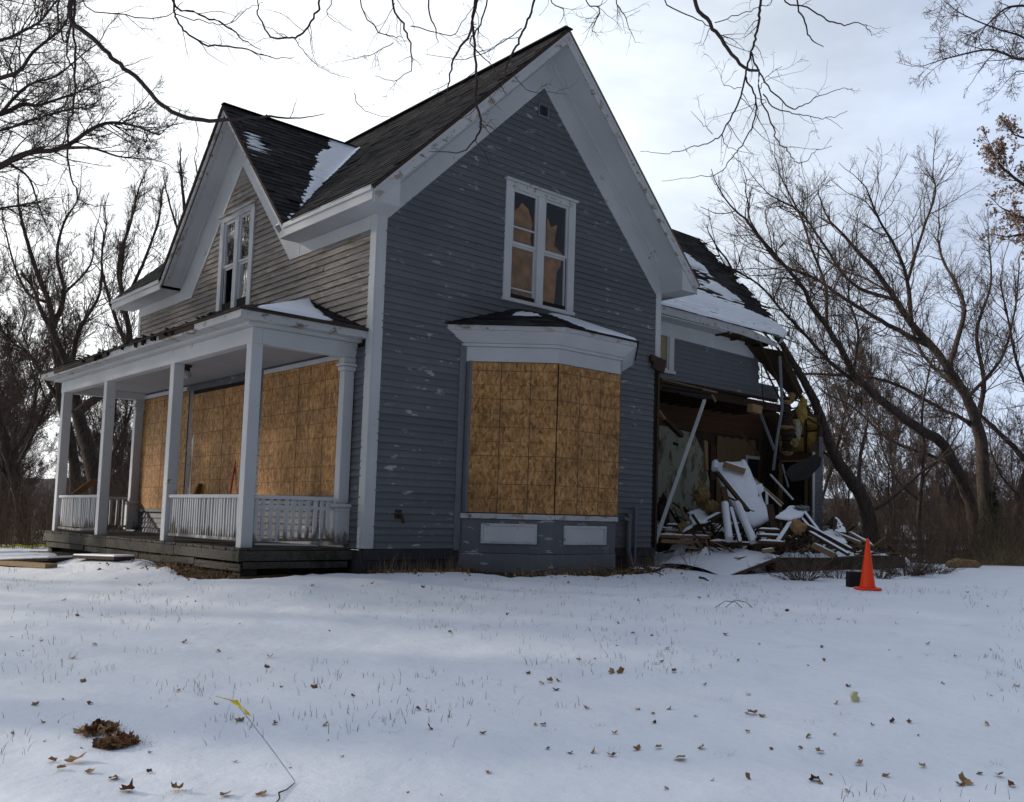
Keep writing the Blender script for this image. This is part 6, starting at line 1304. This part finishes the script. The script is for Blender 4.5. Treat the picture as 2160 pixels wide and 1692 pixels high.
# undergrowth: uncountable thin stems
def brush(name, n_, trng, lrng, H, label, m='brush', r0=.006, arch=.5, up=.0, twig=2.2, lift=0):
    t = rng.uniform(*trng, n_); l = rng.uniform(*lrng, n_) * t; x, y = TL(t, l); z = gz(x, y) - .05 + lift; S0 = np.stack([x, y, z], 1)
    D = unit(np.stack([rng.normal(0, arch, n_), rng.normal(0, arch, n_), np.ones(n_)], 1)); L = rng.uniform(.4, 1.0, n_) * H
    P, r = grow(S0, D, L, np.full(n_, r0), 6, .16, -.04 + up, .4); a = kids(P, r, L, twig, ls=(.25, .5)); P2, r2 = grow(*a[:3], np.full(len(a[3]), r0 * .5), 3, .26, 0, .5)
    tubes(name, [(P, r), (P2, r2)], M[m], None, k=3, kind='stuff', label=label, category='brush')
brush('undergrowth', 4300, (22.8, 33), (.18, .62), 2.5, 'tangled brown undergrowth behind the cone and under the leaning trees', arch=.35)
brush('undergrowth', 2900, (21.0, 33), (-.80, -.44), 2.6, 'dense dark undergrowth left of the porch', arch=.3)
brush('undergrowth', 1500, (36, 60), (.12, .62), 4.6, 'distant brown brush below the far hill', arch=.3, r0=.006, lift=.2)
brush('undergrowth', 1500, (33, 52), (-.85, -.36), 4.8, 'distant brown brush behind the left trees', arch=.3, r0=.009)
brush('tall_grass', 700, (22.5, 25), (.40, .52), 1.3, 'arching tawny grass clump at the right edge of the lawn', m='grass', r0=.003, arch=.8, twig=.3)
def shrub(u, v, t, n_, H, R0, label, name='shrub', m='brush', r0=.006):
    p = at(u, v, t); p[2] = float(sz(p[0], p[1])) - .03; e = empty(name, tuple(p), label=label, category='shrub')
    a = rng.uniform(0, 6.28, n_); rr = R0 * .3 * np.sqrt(rng.random(n_)); S0 = np.stack([rr * np.cos(a), rr * np.sin(a), np.zeros(n_)], 1); D = unit(np.stack([np.cos(a) * R0, np.sin(a) * R0, np.full(n_, H * .9)], 1) * rng.uniform(.5, 1, (n_, 1)) + rng.normal(0, .15, (n_, 3)))
    L = rng.uniform(.5, 1, n_) * H; P, r = grow(S0, D, L, np.full(n_, r0), 6, .14, -.02, .5); k_ = kids(P, r, L, 3, ls=(.2, .45)); P2, r2 = grow(*k_[:3], np.full(len(k_[3]), r0 * .5), 4, .2, 0, .5)
    tubes('stems', [(P, r)], M[m], e, k=4, kind='stuff'); tubes('twigs', [(P2, r2)], M[m], e, k=3, kind='stuff')
shrub(1690, 1222, 14.9, 90, .75, .55, 'round leafless shrub in front of the low footing', r0=.005)
shrub(1768, 1205, 15.6, 60, .6, .55, 'low leafless shrub left of the cone', r0=.004)
shrub(1910, 1215, 17.0, 120, .75, .8, 'wide dark brush heap right of the cone', r0=.006)
shrub(1965, 1212, 18.0, 90, .6, .9, 'flat brush pile at the right end of the footing', r0=.005)
shrub(1856, 1215, 16.0, 70, .5, .5, 'dark scrub immediately behind the cone', r0=.005)
shrub(1455, 1212, 16.0, 5, .75, .12, 'few thin upright stems rising from the snowy sheet', r0=.004)
shrub(520, 1212, 12.4, 26, .45, .3, 'wiry dead weed clump at the near corner of the deck', r0=.0025, m='grass')
shrub(600, 1215, 12.6, 24, .45, .3, 'wiry dead weed clump under the side railing', r0=.0025, m='grass')
shrub(1330, 1195, 15.9, 10, .9, .25, 'thin dead stems by the grey vent pipe at the gable corner', r0=.004)

# ------------------------------------------------------------------ the tree overhead, whose branches hang into the top of the view
TB = 8.0
x, y = TL(6.2, -9.2); gzz = float(gz(x, y)); ov = empty('overhanging_tree', (x, y, gzz), label='tree standing outside the view whose dark branches hang across the top', category='tree'); O_ = np.array((x, y, gzz))
def XL(t, l, z): q = TL(t, l); return np.array((q[0], q[1], z))
tubes('trunk', [(spline([XL(6.2, -9.2, gzz - .3), XL(6.3, -9.1, 2.5), XL(6.2, -8.8, 5), XL(6.6, -8.2, 7.2), XL(7, -7.5, 9)])[None] - O_, np.linspace(.34, .16, 21)[None])], M['bark'], ov, k=12)
limbA = spline([XL(6.3, -8.6, 5.6), XL(7.0, -6.8, 6.6), XL(7.8, -4.6, 6.9), XL(8.2, -2.2, 7.0), XL(8.3, .0, 6.8), XL(8.0, 2.2, 6.6)])
tubes('limb', [(limbA[None] - O_, np.interp(np.linspace(0, 1, len(limbA)), [0, 1], [.15, .05])[None])], M['bark'], ov, k=9)
BR = [([(150, -10), (152, 45), (200, 85), (245, 130), (290, 165), (335, 215), (385, 245), (440, 255), (500, 252), (560, 245), (620, 250), (685, 240)], 7.5, 1.2, 7.4, 5),
 ([(126, -10), (127, 50), (138, 90), (146, 60), (158, 30), (160, -10)], 3, 3, 7.5, 0), ([(158, -10), (158, 120), (157, 210), (145, 260), (143, 330), (155, 390), (180, 430), (240, 432)], 3.5, 1, 7.6, 4),
 ([(152, 40), (140, 110), (157, 150)], 3.5, 2.5, 7.5, 0), ([(160, 110), (200, 160), (218, 250)], 2.5, 1, 7.6, 2), ([(158, 170), (190, 250), (195, 300)], 1.6, .8, 7.6, 1),
 ([(170, -10), (265, 32), (350, 34), (385, 5)], 2, 1, 7.8, 3), ([(265, 32), (300, 60), (330, 60)], 1.4, .7, 7.8, 2),
 ([(365, -10), (372, 40), (400, 75), (440, 95), (510, 100), (560, 120), (620, 122)], 3.2, 1, 7.9, 5), ([(360, -10), (420, 30), (470, 50), (515, 85), (550, 105)], 3.5, 1.2, 7.9, 5), ([(372, 30), (430, 45), (480, 52), (520, 20), (555, 5)], 2, .8, 8, 3),
 ([(675, -10), (665, 30), (640, 70), (610, 80), (570, 75), (545, 30), (540, -10)], 3.2, 1, 8.1, 5), ([(620, 80), (650, 120), (690, 150), (738, 165)], 1.6, .7, 8.1, 3), ([(700, -10), (690, 30), (740, 65)], 1.6, .7, 8.1, 2), ([(760, -10), (790, 55), (815, 75), (850, 80)], 2, 1, 8.2, 4),
 ([(828, -10), (850, 50), (866, 100), (868, 150)], 3.4, 1.5, 8.3, 4), ([(905, -10), (918, 60), (925, 90)], 2.6, 1, 8.3, 2), ([(866, 55), (950, 75), (980, 40), (1010, 0)], 2, 1, 8.2, 4), ([(830, 90), (780, 115), (720, 130)], 1.6, .7, 8.3, 4), ([(868, 150), (830, 170), (790, 160)], 1.5, .7, 8.3, 3),
 ([(1008, -10), (992, 70), (962, 115), (945, 170), (940, 225)], 4, 1.5, 7.7, 4), ([(1005, -10), (998, 60), (1003, 150), (1005, 215), (1015, 262), (1008, 288), (975, 318), (905, 320)], 4.2, 1, 7.6, 4), ([(1030, -10), (1010, 60), (992, 90), (1040, 140), (1045, 160)], 2.5, 1, 7.8, 4),
 ([(1130, -10), (1110, 50), (1092, 90), (1070, 135), (1060, 175), (1065, 200)], 3.6, 1, 7.9, 4), ([(1100, 60), (1050, 95), (980, 125), (900, 115)], 2, .8, 8, 4), ([(1065, 130), (1110, 190), (1150, 195), (1195, 200)], 1.6, .7, 7.8, 4), ([(1015, 262), (1035, 285)], 1.8, 1, 7.6, 1),
 ([(1235, -10), (1265, 20), (1250, 60), (1262, 75)], 2, .7, 8.4, 5), ([(1300, -10), (1320, 40), (1340, 90)], 2, .7, 8.4, 5), ([(1160, -10), (1190, 20), (1180, 50)], 2, .7, 8.4, 4),
 ([(1462, -10), (1498, 48), (1529, 92), (1569, 143), (1602, 149)], 6.5, 4.5, 7.2, 3), ([(1605, -10), (1602, 31), (1595, 76), (1585, 112), (1574, 148)], 4.5, 3.5, 7.2, 3),
 ([(1585, 110), (1597, 150), (1605, 204), (1628, 260), (1641, 300), (1661, 316), (1676, 339), (1699, 341), (1722, 318), (1755, 308)], 3.4, .8, 7.2, 3), ([(1602, 153), (1635, 199), (1671, 229), (1694, 224), (1722, 206), (1773, 188), (1798, 188)], 3, .8, 7.2, 4),
 ([(1610, 199), (1635, 229), (1666, 237), (1702, 244), (1742, 250), (1788, 234)], 2.6, .8, 7.1, 3), ([(1742, 249), (1778, 272)], 1, .6, 7.1, 0), ([(1574, 148), (1564, 204), (1541, 250), (1523, 283), (1498, 300), (1457, 311), (1411, 323), (1350, 320)], 3.6, .8, 7.3, 4),
 ([(1574, 163), (1592, 204), (1592, 250), (1569, 300), (1544, 331), (1518, 364), (1467, 374), (1396, 382)], 3.4, .8, 7.2, 5), ([(1503, 283), (1480, 260), (1457, 234)], 1.4, .7, 7.3, 1), ([(1523, 283), (1536, 311), (1590, 326)], 1.6, .7, 7.3, 2), ([(1600, 190), (1620, 160), (1650, 140)], 1.6, .7, 7.2, 3), ([(1564, 185), (1530, 180), (1520, 160)], 1.3, .6, 7.2, 2),
 ([(1681, -10), (1697, 46), (1712, 84), (1737, 99)], 2.8, 1.2, 7.6, 1), ([(1651, -10), (1702, 15), (1737, 38), (1773, 51), (1819, 51), (1839, 76)], 2.4, .8, 7.6, 3), ([(1400, -10), (1462, 36), (1498, 56)], 2.2, 1.6, 7.5, 2), ([(1508, 48), (1554, 31), (1600, 15), (1625, -10)], 1.8, 1, 7.4, 1), ([(747, 197), (756, 222), (785, 240), (830, 248)], 1.6, .8, 9.3, 1)]
rb = random.Random(5)
for bi, (pts, r0, r1, t, tw) in enumerate(BR):
    P = px(pts, t, t + rb.uniform(-.5, .5), .07, 200 + bi); top_in = pts[0][1] < 0
    if top_in:                                              # carry the branch up and out of view to the limb it grows from
        j = int(np.argmin([np.linalg.norm(q - P[0]) for q in limbA])); q = limbA[j]; mid = (P[0] * .55 + q * .45) + np.array((0, 0, .12)); P = [q, mid] + P; rr = [r0 * 1.25, r0 * 1.1, r0, r1]
    if len(pts) > 2 and pts[-1][1] < 0: q = P[-1] + UP * .6 + RT * rb.uniform(-.3, .3); P = P + [q]
    elif not top_in: rr = [r0, r1]
    if not top_in: rr = [r0, r1]
    S_ = spline(P, 5) - O_; R1 = np.interp(np.linspace(0, 1, len(S_)), np.linspace(0, 1, len(rr)), rr) * t / FPX * .62
    S_[1:-1] += rng.normal(0, .005, (len(S_) - 2, 3)); lv_ = [(S_[None], R1[None])]
    L0 = np.array([.42]); a = kids(S_[None], R1[None], L0, tw * 1.5, lo=.35 if top_in else .1, ls=(.5, 1.2), ang=(30, 70)); Pa, ra = grow(*a[:3], np.clip(a[3], .0016, .0035), 6, .20, -.02, .4)
    b = kids(Pa, ra, a[2], 3.0, ls=(.25, .55), ang=(30, 70)); Pb, rbb = grow(*b[:3], np.full(len(b[3]), .0012), 4, .22, .02, .6)
    tubes('branch', lv_ + [(Pa, ra), (Pb, rbb)], M['bark3'], ov, k=5)
# trees standing behind the viewpoint to the left, which shade the lawn
for i, (t, l, s) in enumerate(((13, -17, 1.3), (17, -19, 1.5), (9, -20, 1.4), (21, -22, 1.6), (14, -25, 1.6), (6, -15, 1.2), (11, -18, 1.5), (8, -17, 1.4), (16, -22, 1.6), (5, -19, 1.5), (12.5, -21, 1.5), (19, -24, 1.6), (2, -19, 1.4), (18, -26, 1.5), (3, -22, 1.5), (10, -27, 1.7), (24, -24, 1.5), (0, -17, 1.3))):
    x, y = TL(t, l); c = copy_tree(PR[i % 4], (x, y, float(gz(x, y))), R_.uniform(0, 6), s * .95); c['label'] = 'bare tree of the row left of the lawn that shades the snow'; c['group'] = 'bare trees left of the lawn'
